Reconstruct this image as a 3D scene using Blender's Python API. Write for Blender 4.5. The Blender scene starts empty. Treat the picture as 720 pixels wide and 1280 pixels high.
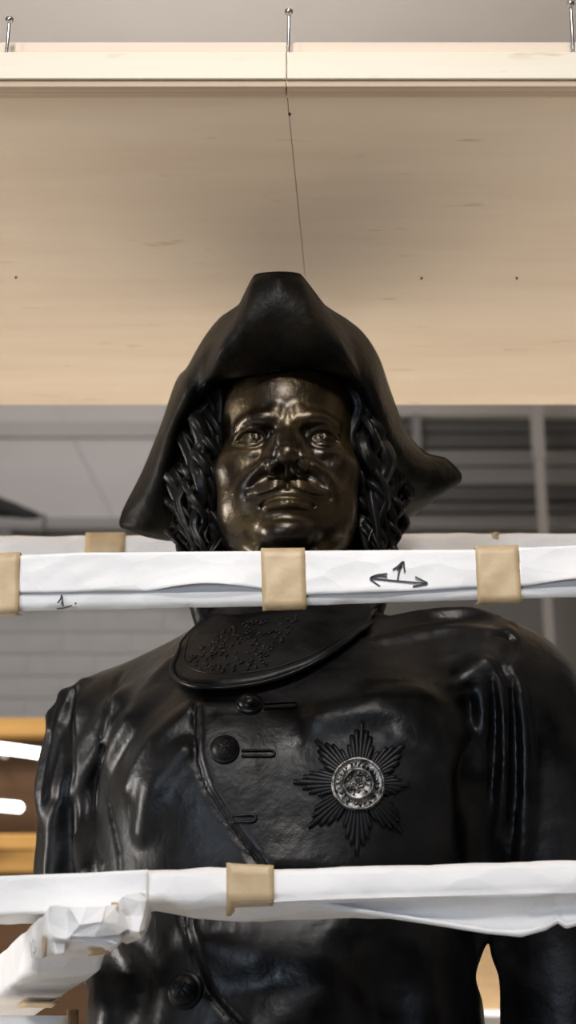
import bpy, bmesh, math, random
import numpy as np
from mathutils import Vector, Matrix, noise
from mathutils.bvhtree import BVHTree

random.seed(7)
C = bpy.context.scene
COL = C.collection
PI = math.pi

# ------------------------------------------------------------------ camera, world, lights, exposure
CAM_Z, PITCH, FPX = 1.40, math.radians(20.0), 2050.0
cam_d = bpy.data.cameras.new('camera')
cam_d.sensor_fit = 'VERTICAL'; cam_d.sensor_height = 36.0
cam_d.lens = 36.0 * FPX / 1280.0
cam_d.clip_start = 0.05; cam_d.clip_end = 60
cam_d.dof.use_dof = True; cam_d.dof.focus_distance = 2.05; cam_d.dof.aperture_fstop = 4.5
cam = bpy.data.objects.new('camera', cam_d); COL.objects.link(cam)
cam.location = (0, 0, CAM_Z); cam.rotation_euler = (PI / 2 + PITCH, 0, 0)
C.camera = cam

w = bpy.data.worlds.new('room_ambient'); C.world = w; w.use_nodes = True
w.node_tree.nodes['Background'].inputs[0].default_value = (0.5, 0.5, 0.52, 1)
w.node_tree.nodes['Background'].inputs[1].default_value = 0.02

C.view_settings.view_transform = 'Standard'; C.view_settings.look = 'None'
C.view_settings.exposure = 0.0; C.view_settings.gamma = 1.0
C.view_settings.use_curve_mapping = False


def area(name, loc, target, sx, sy, power, color, spread=180):
    d = bpy.data.lights.new(name, 'AREA'); d.shape = 'RECTANGLE'; d.size = sx; d.size_y = sy
    d.energy = power; d.color = color; d.spread = math.radians(spread)
    o = bpy.data.objects.new(name, d); COL.objects.link(o); o.location = loc
    o.rotation_euler = (Vector(target) - Vector(loc)).to_track_quat('-Z', 'Y').to_euler()
    return o


# unseen hall lamps and windows, plus fills added to brighten the ceiling and back wall
area('hall_lamp', (-0.5, -2.8, 4.3), (0.0, 2.0, 2.1), 0.9, 0.3, 10, (1.0, 0.96, 0.92), 50)
area('hall_lamp', (-0.1, -1.5, 5.2), (0.0, 2.0, 2.1), 0.7, 0.3, 8.5, (1.0, 0.96, 0.92), 50)
area('hall_lamp', (-2.2, 3.7, 5.2), (-2.0, 4.3, 0), 2.4, 0.6, 165, (1.0, 0.95, 0.88), 86)
area('hall_lamp', (0.8, 3.7, 5.2), (0.8, 4.3, 0), 2.4, 0.6, 170, (1.0, 0.95, 0.88), 86)
area('ceiling_fill', (-0.5, 5.2, 3.9), (-0.3, 5.4, 5.6), 2.5, 0.5, 13, (1.0, 0.94, 0.92))
area('wall_fill', (-1.2, 3.9, 5.2), (-1.0, 7.0, 3.2), 2.5, 0.3, 13, (1.0, 0.95, 0.93), 80)
area('window_light', (-2.8, -3.6, 1.3), (0.0, 2.0, 1.75), 0.6, 1.3, 10, (0.70, 0.83, 1.0), 60)
area('window_light', (-4.8, 2.3, 1.9), (-0.3, 2.15, 1.8), 0.6, 1.4, 20, (1.0, 0.95, 0.90), 60)

# ------------------------------------------------------------------ helpers
CT, ST = math.cos(PITCH), math.sin(PITCH)


def ray(x, y):
    u, r = (640.0 - y) / FPX, (x - 360.0) / FPX
    return Vector((r, CT - u * ST, ST + u * CT))


def at(x, y, Y):
    """the point of the scene at depth Y that stands at photograph position (x, y)"""
    d = ray(x, y)
    return Vector((0, 0, CAM_Z)) + d * (Y / d.y)


def link(name, me, mat=None, parent=None, smooth=True):
    o = bpy.data.objects.new(name, me); COL.objects.link(o)
    if mat and not me.materials: me.materials.append(mat)
    if smooth: me.polygons.foreach_set('use_smooth', [True] * len(me.polygons))
    if parent: o.parent = parent
    return o


def mesh(name, verts, faces):
    me = bpy.data.meshes.new(name)
    me.from_pydata([tuple(v) for v in verts], [], [tuple(f) for f in faces]); me.update()
    return me


def obj(name, verts, faces, mat, parent=None, smooth=True):
    return link(name, mesh(name, verts, faces), mat, parent, smooth)


def bm_obj(name, bm, mat, parent=None, smooth=False):
    bmesh.ops.recalc_face_normals(bm, faces=bm.faces)
    me = bpy.data.meshes.new(name); bm.to_mesh(me); bm.free()
    return link(name, me, mat, parent, smooth)


def thing(name, label, cat, loc=(0, 0, 0), group=None):
    o = bpy.data.objects.new(name, None); COL.objects.link(o); o.location = loc
    o.empty_display_size = 0.1
    o['label'] = label; o['category'] = cat
    if group: o['group'] = group
    bpy.context.view_layer.update()
    return o


def keep(o, root):
    """child built in scene coordinates, parented to a root that stands elsewhere"""
    o.parent = root; o.matrix_parent_inverse = Matrix.Translation(root.location).inverted()
    return o


def add_box(bm, c, s, rot=None, bevel=0.0):
    r = bmesh.ops.create_cube(bm, size=1.0)
    M = Matrix.Translation(c) @ (rot.to_4x4() if rot else Matrix()) @ Matrix.Diagonal((s[0], s[1], s[2], 1))
    bmesh.ops.transform(bm, matrix=M, verts=r['verts'])
    if bevel:
        es = list({e for v in r['verts'] for e in v.link_edges})
        bmesh.ops.bevel(bm, geom=es, offset=bevel, segments=2, affect='EDGES', profile=0.6)


def hexa(name, p, mat, parent=None, bevel=0.0):
    """box from eight corners: 0-3 lower ring, 4-7 upper ring"""
    bm = bmesh.new()
    v = [bm.verts.new(q) for q in p]
    for f in ((3, 2, 1, 0), (4, 5, 6, 7), (0, 1, 5, 4), (1, 2, 6, 5), (2, 3, 7, 6), (3, 0, 4, 7)):
        bm.faces.new([v[i] for i in f])
    if bevel: bmesh.ops.bevel(bm, geom=list(bm.edges), offset=bevel, segments=2, affect='EDGES')
    return bm_obj(name, bm, mat, parent)


def tube_data(path, radii, n=10, groove=0.0, ng=5, cap=True):
    V, F = [], []
    P = [Vector(p) for p in path]
    up = Vector((0, 0, 1))
    prev = None
    for i, p in enumerate(P):
        t = (P[min(i + 1, len(P) - 1)] - P[max(i - 1, 0)]).normalized()
        if prev is None:
            a = t.cross(up)
            if a.length < 1e-3: a = t.cross(Vector((1, 0, 0)))
            a.normalize()
        else:
            a = (prev - t * prev.dot(t)).normalized()
        b = t.cross(a); prev = a
        for k in range(n):
            th = 2 * PI * k / n
            r = radii[i] * (1 + groove * math.cos(ng * th))
            V.append(p + (a * math.cos(th) + b * math.sin(th)) * r)
    for i in range(len(P) - 1):
        for k in range(n):
            F.append((i * n + k, i * n + (k + 1) % n, (i + 1) * n + (k + 1) % n, (i + 1) * n + k))
    if cap:
        F.append(tuple(range(n - 1, -1, -1))); F.append(tuple((len(P) - 1) * n + k for k in range(n)))
    return V, F


def merge(parts):
    V, F = [], []
    for v, f in parts:
        o = len(V); V += list(v); F += [tuple(i + o for i in q) for q in f]
    return V, F


def spline(pts, n):
    """Catmull-Rom through points (any dimension) -> n samples, uniform in parameter"""
    P = np.array([tuple(p) for p in pts], float)
    Q = np.vstack([2 * P[0] - P[1], P, 2 * P[-1] - P[-2]])
    out = []
    m = len(P) - 1
    for s in np.linspace(0, m, n):
        i = min(int(s), m - 1); t = s - i
        a, b, c, d = Q[i], Q[i + 1], Q[i + 2], Q[i + 3]
        out.append(0.5 * ((2 * b) + (c - a) * t + (2 * a - 5 * b + 4 * c - d) * t * t + (3 * b - a - 3 * c + d) * t ** 3))
    return np.array(out)


# ------------------------------------------------------------------ materials
def M(name, color, rough=0.6, metal=0.0, spec=0.5):
    m = bpy.data.materials.new(name); m.use_nodes = True
    b = m.node_tree.nodes['Principled BSDF']
    b.inputs['Base Color'].default_value = (*color, 1); b.inputs['Roughness'].default_value = rough
    b.inputs['Metallic'].default_value = metal; b.inputs['Specular IOR Level'].default_value = spec
    return m


def noisy(m, c1, c2, scale=(8, 8, 8), detail=6, lo=0.35, hi=0.65, bump=0.0, bscale=60, rough=None, bdist=0.002, c3=None):
    nt = m.node_tree; N, L = nt.nodes, nt.links
    b = N['Principled BSDF']
    tc = N.new('ShaderNodeTexCoord'); mp = N.new('ShaderNodeMapping'); mp.inputs['Scale'].default_value = scale
    L.new(tc.outputs['Object'], mp.inputs[0])
    nz = N.new('ShaderNodeTexNoise'); nz.inputs['Scale'].default_value = 1; nz.inputs['Detail'].default_value = detail
    L.new(mp.outputs[0], nz.inputs['Vector'])
    cr = N.new('ShaderNodeValToRGB')
    cr.color_ramp.elements[0].position = lo; cr.color_ramp.elements[0].color = (*c1, 1)
    cr.color_ramp.elements[1].position = hi; cr.color_ramp.elements[1].color = (*c2, 1)
    if c3:
        e = cr.color_ramp.elements.new(min(0.99, hi + 0.12)); e.color = (*c3, 1)
    L.new(nz.outputs['Fac'], cr.inputs[0]); L.new(cr.outputs[0], b.inputs['Base Color'])
    if rough:
        mr = N.new('ShaderNodeMapRange'); mr.inputs['To Min'].default_value = rough[0]; mr.inputs['To Max'].default_value = rough[1]
        mr.inputs['From Min'].default_value = 0.3; mr.inputs['From Max'].default_value = 0.7
        L.new(nz.outputs['Fac'], mr.inputs[0]); L.new(mr.outputs[0], b.inputs['Roughness'])
    if bump:
        n2 = N.new('ShaderNodeTexNoise'); n2.inputs['Scale'].default_value = bscale; n2.inputs['Detail'].default_value = 5
        L.new(tc.outputs['Object'], n2.inputs['Vector'])
        bp = N.new('ShaderNodeBump'); bp.inputs['Strength'].default_value = bump; bp.inputs['Distance'].default_value = bdist
        L.new(n2.outputs['Fac'], bp.inputs['Height']); L.new(bp.outputs[0], b.inputs['Normal'])
    return m


def wood(name, base, dark, rough=0.65, gscale=(1.2, 26, 26), knots=True):
    m = M(name, base, rough); nt = m.node_tree; N, L = nt.nodes, nt.links
    b = N['Principled BSDF']
    tc = N.new('ShaderNodeTexCoord')

    def nz(scale, sc, detail=5):
        mp = N.new('ShaderNodeMapping'); mp.inputs['Scale'].default_value = scale
        L.new(tc.outputs['Object'], mp.inputs[0])
        n = N.new('ShaderNodeTexNoise'); n.inputs['Scale'].default_value = sc; n.inputs['Detail'].default_value = detail
        n.inputs['Roughness'].default_value = 0.6
        L.new(mp.outputs[0], n.inputs['Vector']); return n

    g = nz(gscale, 1.0)
    r = N.new('ShaderNodeValToRGB')
    r.color_ramp.elements[0].position = 0.3; r.color_ramp.elements[0].color = (*dark, 1)
    r.color_ramp.elements[1].position = 0.62; r.color_ramp.elements[1].color = (*base, 1)
    L.new(g.outputs['Fac'], r.inputs[0])
    last = r.outputs[0]
    if knots:
        k = nz((5.0, 26, 26), 1.6, 3)
        kr = N.new('ShaderNodeValToRGB')
        kr.color_ramp.elements[0].position = 0.66; kr.color_ramp.elements[0].color = (1, 1, 1, 1)
        kr.color_ramp.elements[1].position = 0.78; kr.color_ramp.elements[1].color = (0.74, 0.66, 0.56, 1)
        L.new(k.outputs['Fac'], kr.inputs[0])
        mx = N.new('ShaderNodeMixRGB'); mx.blend_type = 'MULTIPLY'; mx.inputs[0].default_value = 1
        L.new(last, mx.inputs[1]); L.new(kr.outputs[0], mx.inputs[2]); last = mx.outputs[0]
    L.new(last, b.inputs['Base Color'])
    bp = N.new('ShaderNodeBump'); bp.inputs['Strength'].default_value = 0.15; bp.inputs['Distance'].default_value = 0.002
    L.new(g.outputs['Fac'], bp.inputs['Height']); L.new(bp.outputs[0], b.inputs['Normal'])
    return m


BRONZE_FACE = noisy(M('bronze_brown', (0.1, 0.07, 0.03), 0.36, 0.8, 0.4), (0.020, 0.012, 0.006), (0.085, 0.058, 0.022),
                    (15, 15, 15), 8, 0.36, 0.70, bump=0.6, bscale=75, rough=(0.30, 0.46), bdist=0.004)
for k_, v_ in (('Coat Weight', 0.5), ('Coat Roughness', 0.30), ('Coat IOR', 1.5)):
    BRONZE_FACE.node_tree.nodes['Principled BSDF'].inputs[k_].default_value = v_
BRONZE_BLACK = noisy(M('bronze_black', (0.01, 0.01, 0.012), 0.34, 0.25, 0.26), (0.002, 0.002, 0.0023), (0.010, 0.0097, 0.0105),
                     (13, 13, 13), 9, 0.36, 0.70, bump=0.32, bscale=42, rough=(0.28, 0.48), bdist=0.005)
BRONZE_HAT = noisy(M('bronze_hat', (0.01, 0.01, 0.01), 0.5, 0.1, 0.14), (0.002, 0.0018, 0.0016), (0.016, 0.012, 0.007),
                   (14, 14, 14), 7, 0.42, 0.75, bump=0.45, bscale=80, rough=(0.42, 0.6), bdist=0.004)
BRONZE_HAIR = noisy(M('bronze_hair', (0.01, 0.01, 0.01), 0.36, 0.1, 0.18), (0.003, 0.003, 0.0025), (0.008, 0.007, 0.007),
                    (20, 20, 20), 5, bump=0.3, bscale=160, bdist=0.002)
PEWTER = noisy(M('worn_bright_bronze', (0.28, 0.27, 0.26), 0.38, 0.9), (0.03, 0.03, 0.03), (0.22, 0.21, 0.20), (110, 110, 110), 4,
               0.38, 0.6, bump=0.4, bscale=260, bdist=0.002)
PAPER = noisy(M('white_wrapping_paper', (0.86, 0.85, 0.85), 0.6, 0, 0.25), (0.80, 0.79, 0.79), (0.88, 0.87, 0.87), (6, 14, 14), 5,
              bump=0.55, bscale=26, bdist=0.004)
nt_ = PAPER.node_tree; b_ = nt_.nodes['Principled BSDF']
tc_ = nt_.nodes.new('ShaderNodeTexCoord'); mp_ = nt_.nodes.new('ShaderNodeMapping'); mp_.inputs['Scale'].default_value = (16, 30, 30)
mp_.inputs['Rotation'].default_value = (0, 0.5, 0)
vo_ = nt_.nodes.new('ShaderNodeTexVoronoi'); vo_.inputs['Scale'].default_value = 1.0
bp_ = nt_.nodes.new('ShaderNodeBump'); bp_.inputs['Strength'].default_value = 0.6; bp_.inputs['Distance'].default_value = 0.008
nt_.links.new(tc_.outputs['Object'], mp_.inputs[0]); nt_.links.new(mp_.outputs[0], vo_.inputs['Vector'])
nt_.links.new(vo_.outputs['Distance'], bp_.inputs['Height'])
nt_.links.new(b_.inputs['Normal'].links[0].from_socket, bp_.inputs['Normal']); nt_.links.new(bp_.outputs[0], b_.inputs['Normal'])
TAPE = noisy(M('tan_packing_tape', (0.58, 0.43, 0.24), 0.45), (0.46, 0.33, 0.18), (0.56, 0.42, 0.25), (30, 8, 40), 5,
             bump=0.3, bscale=80, bdist=0.002)
INK = M('black_marker_ink', (0.012, 0.012, 0.02), 0.6)
PLY = wood('birch_plywood', (0.82, 0.69, 0.54), (0.76, 0.62, 0.47), gscale=(1.6, 14, 14))
PINE = wood('pale_pine', (0.86, 0.79, 0.66), (0.80, 0.71, 0.56), gscale=(1.0, 18, 18), knots=True)
PINE2 = wood('pink_pine', (0.78, 0.66, 0.54), (0.70, 0.57, 0.45), gscale=(1.0, 22, 22), knots=False)
PLYEDGE = wood('plywood_edge', (0.66, 0.52, 0.38), (0.46, 0.34, 0.23), gscale=(0.6, 300, 340), knots=False)
CRATE_TAN = wood('tan_timber', (0.27, 0.155, 0.05), (0.22, 0.12, 0.036), knots=False)
CRATE_BROWN = wood('brown_board', (0.05, 0.027, 0.014), (0.036, 0.019, 0.009), knots=False)
STEEL = M('zinc_screw', (0.72, 0.71, 0.70), 0.3, 1.0)
for k_ in (CRATE_TAN, CRATE_BROWN):
    k_.node_tree.nodes['Principled BSDF'].inputs['Specular IOR Level'].default_value = 0.08
DARKHOLE = M('dark_screw_point', (0.07, 0.05, 0.035), 0.5, 0.6)
BLOCK = noisy(M('grey_painted_block', (0.40, 0.39, 0.375), 0.8), (0.42, 0.415, 0.405), (0.45, 0.445, 0.435), (2, 2, 2), 4, bump=0.2, bscale=40)
MORTAR = M('grey_mortar', (0.39, 0.385, 0.375), 0.9)
DARKWALL = M('dark_hall_paint', (0.12, 0.12, 0.125), 0.9)
MIDWALL = M('mid_grey_paint', (0.36, 0.345, 0.335), 0.85)
LOWWALL = M('dark_grey_paint', (0.17, 0.167, 0.158), 0.85)
WALLGREY = noisy(M('grey_plaster', (0.42, 0.40, 0.39), 0.85), (0.44, 0.425, 0.42), (0.49, 0.475, 0.47), (1.2, 1.2, 3), 4)
CEIL = noisy(M('pale_ceiling_paint', (0.60, 0.57, 0.55), 0.9), (0.74, 0.70, 0.67), (0.79, 0.75, 0.72), (0.8, 0.8, 0.8), 3)
FLOORM = noisy(M('concrete_floor', (0.5, 0.47, 0.43), 0.6), (0.46, 0.43, 0.39), (0.56, 0.52, 0.48), (1.5, 1.5, 1.5), 6)
DARKSTEEL = M('dark_steel', (0.09, 0.088, 0.086), 0.6, 0.2)
MIDSTEEL = M('grey_steel', (0.20, 0.195, 0.19), 0.6, 0.1)
POSTGREY = M('grey_post_paint', (0.40, 0.385, 0.365), 0.7)
BLACK = M('black_fabric', (0.012, 0.012, 0.013), 0.8)
m = M('reflection_glow', (1, 1, 1)); b = m.node_tree.nodes['Principled BSDF']
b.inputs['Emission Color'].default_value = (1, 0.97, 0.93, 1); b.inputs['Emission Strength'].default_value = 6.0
GLOW = m  # glow of the reflections built as tubes
WHITEPLASTIC = M('white_cap', (0.8, 0.8, 0.8), 0.4)

# ------------------------------------------------------------------ setting: the hall
RX0, RX1, RY0, RY1, RZ = -5.0, 5.0, -4.0, 7.0, 5.6


def slab(name, lo, hi, mat):
    bm = bmesh.new()
    add_box(bm, [(a + b) / 2 for a, b in zip(lo, hi)], [b - a for a, b in zip(lo, hi)])
    o = bm_obj(name, bm, mat); o['kind'] = 'structure'; return o


slab('floor', (RX0, RY0, -0.1), (RX1, RY1, 0), FLOORM)
slab('ceiling', (RX0, RY0, RZ), (RX1, RY1, RZ + 0.1), CEIL)
slab('wall_left', (RX0 - 0.1, RY0, 0), (RX0, RY1, RZ), DARKWALL)
slab('wall_right', (RX1, RY0, 0), (RX1 + 0.1, RY1, RZ), DARKWALL)
slab('wall_front', (RX0, RY0 - 0.1, 0), (RX1, RY0, RZ), DARKWALL)

# back wall: block masonry below, plaster panels above
zb = at(0, 700, RY1).z            # upper limit of the block courses
wall_back = slab('wall_back', (RX0, RY1, 0), (RX1, RY1 + 0.2, RZ), MORTAR)
bm = bmesh.new(); add_box(bm, (0, 0, 0), (1, 1, 1)); bmesh.ops.bevel(bm, geom=list(bm.edges), offset=0.03, segments=1, affect='EDGES')
bme = bpy.data.meshes.new('block'); bm.to_mesh(bme); bm.free(); bme.materials.append(BLOCK)
bw, bh = 0.30, 0.100
z0 = at(0, 930, RY1).z
row = 0
z = z0
while z < zb:
    x = -1.75 + (bw / 2 if row % 2 else 0)
    while x < 0.1:
        o = bpy.data.objects.new('block', bme); COL.objects.link(o); o.parent = wall_back
        o.scale = (bw - 0.005, 0.02, bh - 0.004)
        o.location = (x, RY1 + 0.0052 - random.random() * 0.002, z + bh / 2)
        x += bw
    z += bh; row += 1


def wpanel(name, x0, y0, x1, y1, Y, d, mat, parent=None, bevel=0.0):
    """box whose front face stands at depth Y and spans the given place of the back wall"""
    a, b = at(x0, y1, Y), at(x1, y0, Y)
    bm = bmesh.new(); add_box(bm, ((a.x + b.x) / 2, Y + d / 2, (a.z + b.z) / 2), (b.x - a.x, d, b.z - a.z), None, bevel)
    return bm_obj(name, bm, mat, parent)


# plaster panels of the upper wall on the left, with a slanting joint between them
def quad_slab(name, pts, Y, d, mat, parent):
    f = [at(x, y, Y) for x, y in pts]
    bk = [p + Vector((0, d, 0)) for p in f]
    return hexa(name, [f[0], f[1], bk[1], bk[0], f[3], f[2], bk[2], bk[3]], mat, parent)


quad_slab('plaster_panel', [(-300, 660), (147, 660), (67, 500), (-300, 500)], RY1 - 0.012, 0.012, WALLGREY, wall_back)
quad_slab('plaster_panel', [(148, 660), (420, 660), (420, 500), (68, 500)], RY1 - 0.012, 0.012, WALLGREY, wall_back)
quad_slab('plaster_panel', [(-300, 499), (420, 499), (420, 330), (-300, 330)], RY1 - 0.02, 0.02, WALLGREY, wall_back)
t = wpanel('trim_1', -300, 527, 420, 546, RY1 - 0.03, 0.03, MIDWALL); t['kind'] = 'structure'

o = wpanel('dark_wall_panel', 372, 665, 900, 1000, RY1 - 0.03, 0.03, LOWWALL, wall_back)
# right: dark clerestory louvres between grey rails, and a grey post
lv = thing('louvre_grille', 'dark grey louvred grille high on the back wall right of the head', 'grille', (0, RY1, 0))
keep(wpanel('back_plate', 470, 505, 900, 664, RY1 - 0.075, 0.03, MIDSTEEL), lv)
for (y0, y1, d, mt) in ((500, 519, 0.10, POSTGREY), (522, 540, 0.05, DARKSTEEL), (542, 559, 0.04, DARKSTEEL), (562, 582, 0.06, MIDSTEEL),
                        (584, 605, 0.07, MIDSTEEL), (607, 626, 0.05, DARKSTEEL), (628, 640, 0.08, DARKSTEEL), (642, 660, 0.05, MIDSTEEL)):
    keep(wpanel('slat', 470, y0, 900, y1, RY1 - 0.076 - d, d, mt, None, 0.008), lv)
for x0, x1 in ((516, 526),):
    keep(wpanel('upright', x0, 518, x1, 562, RY1 - 0.19, 0.012, MIDSTEEL), lv)
po = thing('steel_post', 'slim pale grey post standing before the dark louvres, right of the hat', 'post', (0, 6.5, 0))
c = at(674, 580, 6.5)
bm = bmesh.new(); add_box(bm, (c.x, 6.5, 2.0), (0.038, 0.038, 4.0)); keep(bm_obj('shaft', bm, POSTGREY), po)
bm = bmesh.new(); add_box(bm, (c.x, 6.5, 0.01), (0.16, 0.16, 0.02)); keep(bm_obj('foot_plate', bm, POSTGREY), po)
z1 = at(674, 505, 6.5).z
bm = bmesh.new(); add_box(bm, (c.x, 6.5, 4.0 + (RZ - 4.0) / 2), (0.05, 0.05, RZ - 4.0)); keep(bm_obj('head_sleeve', bm, POSTGREY), po)

# left: dark duct running along the wall, with a black bundle lying on it
du = thing('air_duct', 'dark grey duct running along the back wall left of the hat', 'duct', (0, 6.7, 0))
keep(wpanel('duct_body', -500, 645, 262, 663, 6.6, 0.30, MIDSTEEL, None, 0.02), du)
for x in (-120, 54, 230):
    keep(wpanel('flange', x - 2, 642, x + 2, 665, 6.58, 0.34, DARKSTEEL), du)
wa, wb = at(-500, 663, 6.6), at(262, 663, 6.6)
for xx in (wa.x + 0.1, -1.2, wb.x - 0.1):
    bm = bmesh.new(); add_box(bm, (xx, 6.76, wa.z - 0.03), (0.05, 0.36, 0.05)); keep(bm_obj('bracket', bm, DARKSTEEL), du)
pts = spline([at(x, y, 6.62) for x, y in ((-60, 636), (-20, 630), (10, 637), (30, 643), (52, 648))], 20)
V, F = tube_data(pts, [0.03, 0.04, 0.045, 0.046, 0.047, 0.047, 0.045, 0.044, 0.042, 0.04, 0.04, 0.038, 0.036, 0.034, 0.032, 0.03, 0.028, 0.025, 0.02, 0.012], 12)
o = obj('cloth_bundle', V, F, BLACK); o['label'] = 'black cloth bundle lying on the dark duct at the left edge'; o['category'] = 'cloth'
o.location = (0, 0, 0)

# stacked crates far behind the statue
cr = thing('background_crate', 'brown board crate with tan timber rails behind the statue, with glowing tube reflections before it', 'crate', (-1.5, 5.6, 0))
yq = 5.5
for (y0, y1, d, mt, nm) in ((897, 919, 0.09, CRATE_TAN, 'rail'), (919, 1042, 0.02, CRATE_BROWN, 'board'), (1042, 1063, 0.07, CRATE_TAN, 'rail'),
                            (1064, 1090, 0.09, CRATE_TAN, 'rail'), (1090, 1290, 0.02, CRATE_BROWN, 'board')):
    keep(wpanel(nm, -420, y0, 300, y1, yq - d, d, mt, None, 0.006), cr)
a, b2 = at(-420, 1290, yq), at(300, 897, yq)
bm = bmesh.new(); add_box(bm, ((a.x + b2.x) / 2, yq + 0.45, b2.z / 2), (b2.x - a.x - 0.02, 0.9, b2.z - 0.02)); keep(bm_obj('body', bm, CRATE_BROWN), cr)
cr2 = thing('plywood_case', 'pale plywood case seen through the gap beside the statue\'s arm', 'case', (1.0, 5.0, 0))
pa, pb = at(330, 1262, 4.6), at(820, 1120, 4.6)
bm = bmesh.new(); add_box(bm, ((pa.x + pb.x) / 2, 4.9, (pa.z + pb.z) / 2), (pb.x - pa.x, 0.6, pb.z - pa.z)); keep(bm_obj('box', bm, wood('warm_plywood', (0.24, 0.155, 0.075), (0.19, 0.118, 0.052))), cr2)
bm = bmesh.new(); add_box(bm, ((pa.x + pb.x) / 2, 4.88, pa.z - 0.012), (pb.x - pa.x + 0.04, 0.7, 0.014)); keep(bm_obj('white_tray', bm, WHITEPLASTIC), cr2)
bm = bmesh.new(); add_box(bm, ((pa.x + pb.x) / 2, 4.9, (pa.z - 0.02) / 2), (pb.x - pa.x, 0.6, pa.z - 0.02)); keep(bm_obj('plinth', bm, POSTGREY), cr2)


def tube_reflection(x0, y0, x1, y1, label):  # lamp reflection built as a glowing tube; caps and brackets are made up
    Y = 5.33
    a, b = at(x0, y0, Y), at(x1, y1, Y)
    r = thing('tube_reflection', label, 'reflection', tuple((a + b) / 2), 'lamp reflections built as glowing tubes before the brown crate')
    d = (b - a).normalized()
    V, F = tube_data([a, a.lerp(b, .5), b], [0.0165] * 3, 16); keep(obj('glow_tube', V, F, GLOW), r)
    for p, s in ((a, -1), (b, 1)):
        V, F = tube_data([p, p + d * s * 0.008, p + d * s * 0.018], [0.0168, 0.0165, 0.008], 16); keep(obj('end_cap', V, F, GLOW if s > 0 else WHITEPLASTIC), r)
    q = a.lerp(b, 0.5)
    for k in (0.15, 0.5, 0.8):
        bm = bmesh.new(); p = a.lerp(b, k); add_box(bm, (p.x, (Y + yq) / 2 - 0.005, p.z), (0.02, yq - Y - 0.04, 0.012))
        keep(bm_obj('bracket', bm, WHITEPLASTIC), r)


tube_reflection(-260, 899, 62, 943.5, 'longer white lamp reflection built as a glowing tube, the upper one left of the sleeve')
tube_reflection(-240, 985, 22, 1009, 'shorter white lamp reflection built as a glowing tube, the lower one left of the sleeve')

# ------------------------------------------------------------------ the crate: roof, battens, screws, corner posts
lid = thing('crate_roof', 'bare plywood crate roof with pale front batten and upright screws above the statue', 'crate roof', (0, 2.2, 0))
RN, RF = 1.75, None
zr = at(360, 109, RN).z
d = ray(360, 506); RF = (zr - CAM_Z) / d.z * d.y
TH = 0.012
XL, XR = -1.0, 1.0
jn = at(358, 110, RN).x
d3 = ray(380, 330); Y3 = (zr - CAM_Z) / d3.z * d3.y; j3 = at(380, 330, Y3).x
jf = jn + (j3 - jn) * (RF - RN) / (Y3 - RN)
g = 0.0003
for s, pts in ((0, [(XL, RN), (jn - g, RN), (jf - g, RF), (XL, RF)]), (1, [(jn + g, RN), (XR, RN), (XR, RF), (jf + g, RF)])):
    o = keep(hexa('plywood_panel', [(x, y, zr) for x, y in pts] + [(x, y, zr + TH) for x, y in pts], PLY, None, 0.0005), lid)
# front batten in two butted lengths, its plywood edge strip below, second batten set back on top
zb0, zb1 = at(360, 98, RN - 0.012).z, at(360, 65, RN - 0.012).z
for xa, xb in ((XL, jn - 0.0008), (jn + 0.0008, XR)):
    bm = bmesh.new(); add_box(bm, ((xa + xb) / 2, RN - 0.012 + 0.03, (zb0 + zb1) / 2), (xb - xa, 0.06, zb1 - zb0), None, 0.0012)
    keep(bm_obj('front_batten', bm, PINE), lid)
    bm = bmesh.new(); zz = at(360, 108.5, RN - 0.008).z
    add_box(bm, ((xa + xb) / 2, RN - 0.008 + 0.012, (zz + zb0) / 2 - 0.0003), (xb - xa, 0.024, zb0 - zz - 0.001), None, 0.0008)
    keep(bm_obj('edge_strip', bm, PLYEDGE), lid)
zt = at(360, 53, RN + 0.05).z
bm = bmesh.new(); add_box(bm, (0, RN + 0.05 + 0.035, (zr + TH + zt) / 2), (XR - XL, 0.07, zt - zr - TH)); keep(bm_obj('rear_batten', bm, PINE2), lid)
for (x, ytop) in ((12, 24), (361, 14), (713, 4)):
    p = at(x, ytop, RN + 0.02); q = Vector((p.x - 0.001, p.y, zb1 - 0.02))
    V, F = merge([tube_data([q, q.lerp(p, .9), p - Vector((0, 0, .004))], [0.0022, 0.0022, 0.0022], 10),
                  tube_data([p - Vector((0, 0, .006)), p - Vector((0, 0, .002)), p + Vector((0, 0, 0.0008))], [0.0022, 0.0052, 0.0054], 14)])
    s = keep(obj('screw', V, F, STEEL), lid)
    th = []
    for k in range(120):
        a = k * 0.5; zz = q.z + 0.02 + k * 0.00028
        th.append((q.x + math.cos(a) * .0024, q.y + math.sin(a) * .0024, zz))
    V, F = tube_data(th, [0.0005] * len(th), 4)
    t = obj('screw_thread', V, F, STEEL); t.parent = s; 
for (x, y) in ((6, 115), (42, 116), (198, 117), (366, 119), (362, 142), (520, 117), (688, 119), (711, 117), (527, 347), (646, 347), (20, 346)):
    d = ray(x, y); Y = (zr - CAM_Z) / d.z * d.y; p = at(x, y, Y)
    V, F = tube_data([p + Vector((0, 0, .002)), p - Vector((0, 0, .0015)), p - Vector((random.uniform(-.002, .002), 0, .004))], [0.0022, 0.0018, 0.0004], 7)
    keep(obj('screw_point', V, F, DARKHOLE), lid)
for sx in (-0.93, 0.93):
    for yy in (RN + 0.08, RF - 0.06):
        bm = bmesh.new(); add_box(bm, (sx, yy, (zr - 0.002) / 2), (0.07, 0.07, zr - 0.002), None, 0.002); keep(bm_obj('corner_post', bm, PINE), lid)
for yy in (RN + 0.08, RF - 0.06):
    pass
# ------------------------------------------------------------------ paper-wrapped crossbeams
def interp(tab, x):
    xs = [p[0] for p in tab]; ys = [p[1] for p in tab]
    return float(np.interp(x, xs, ys))


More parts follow.
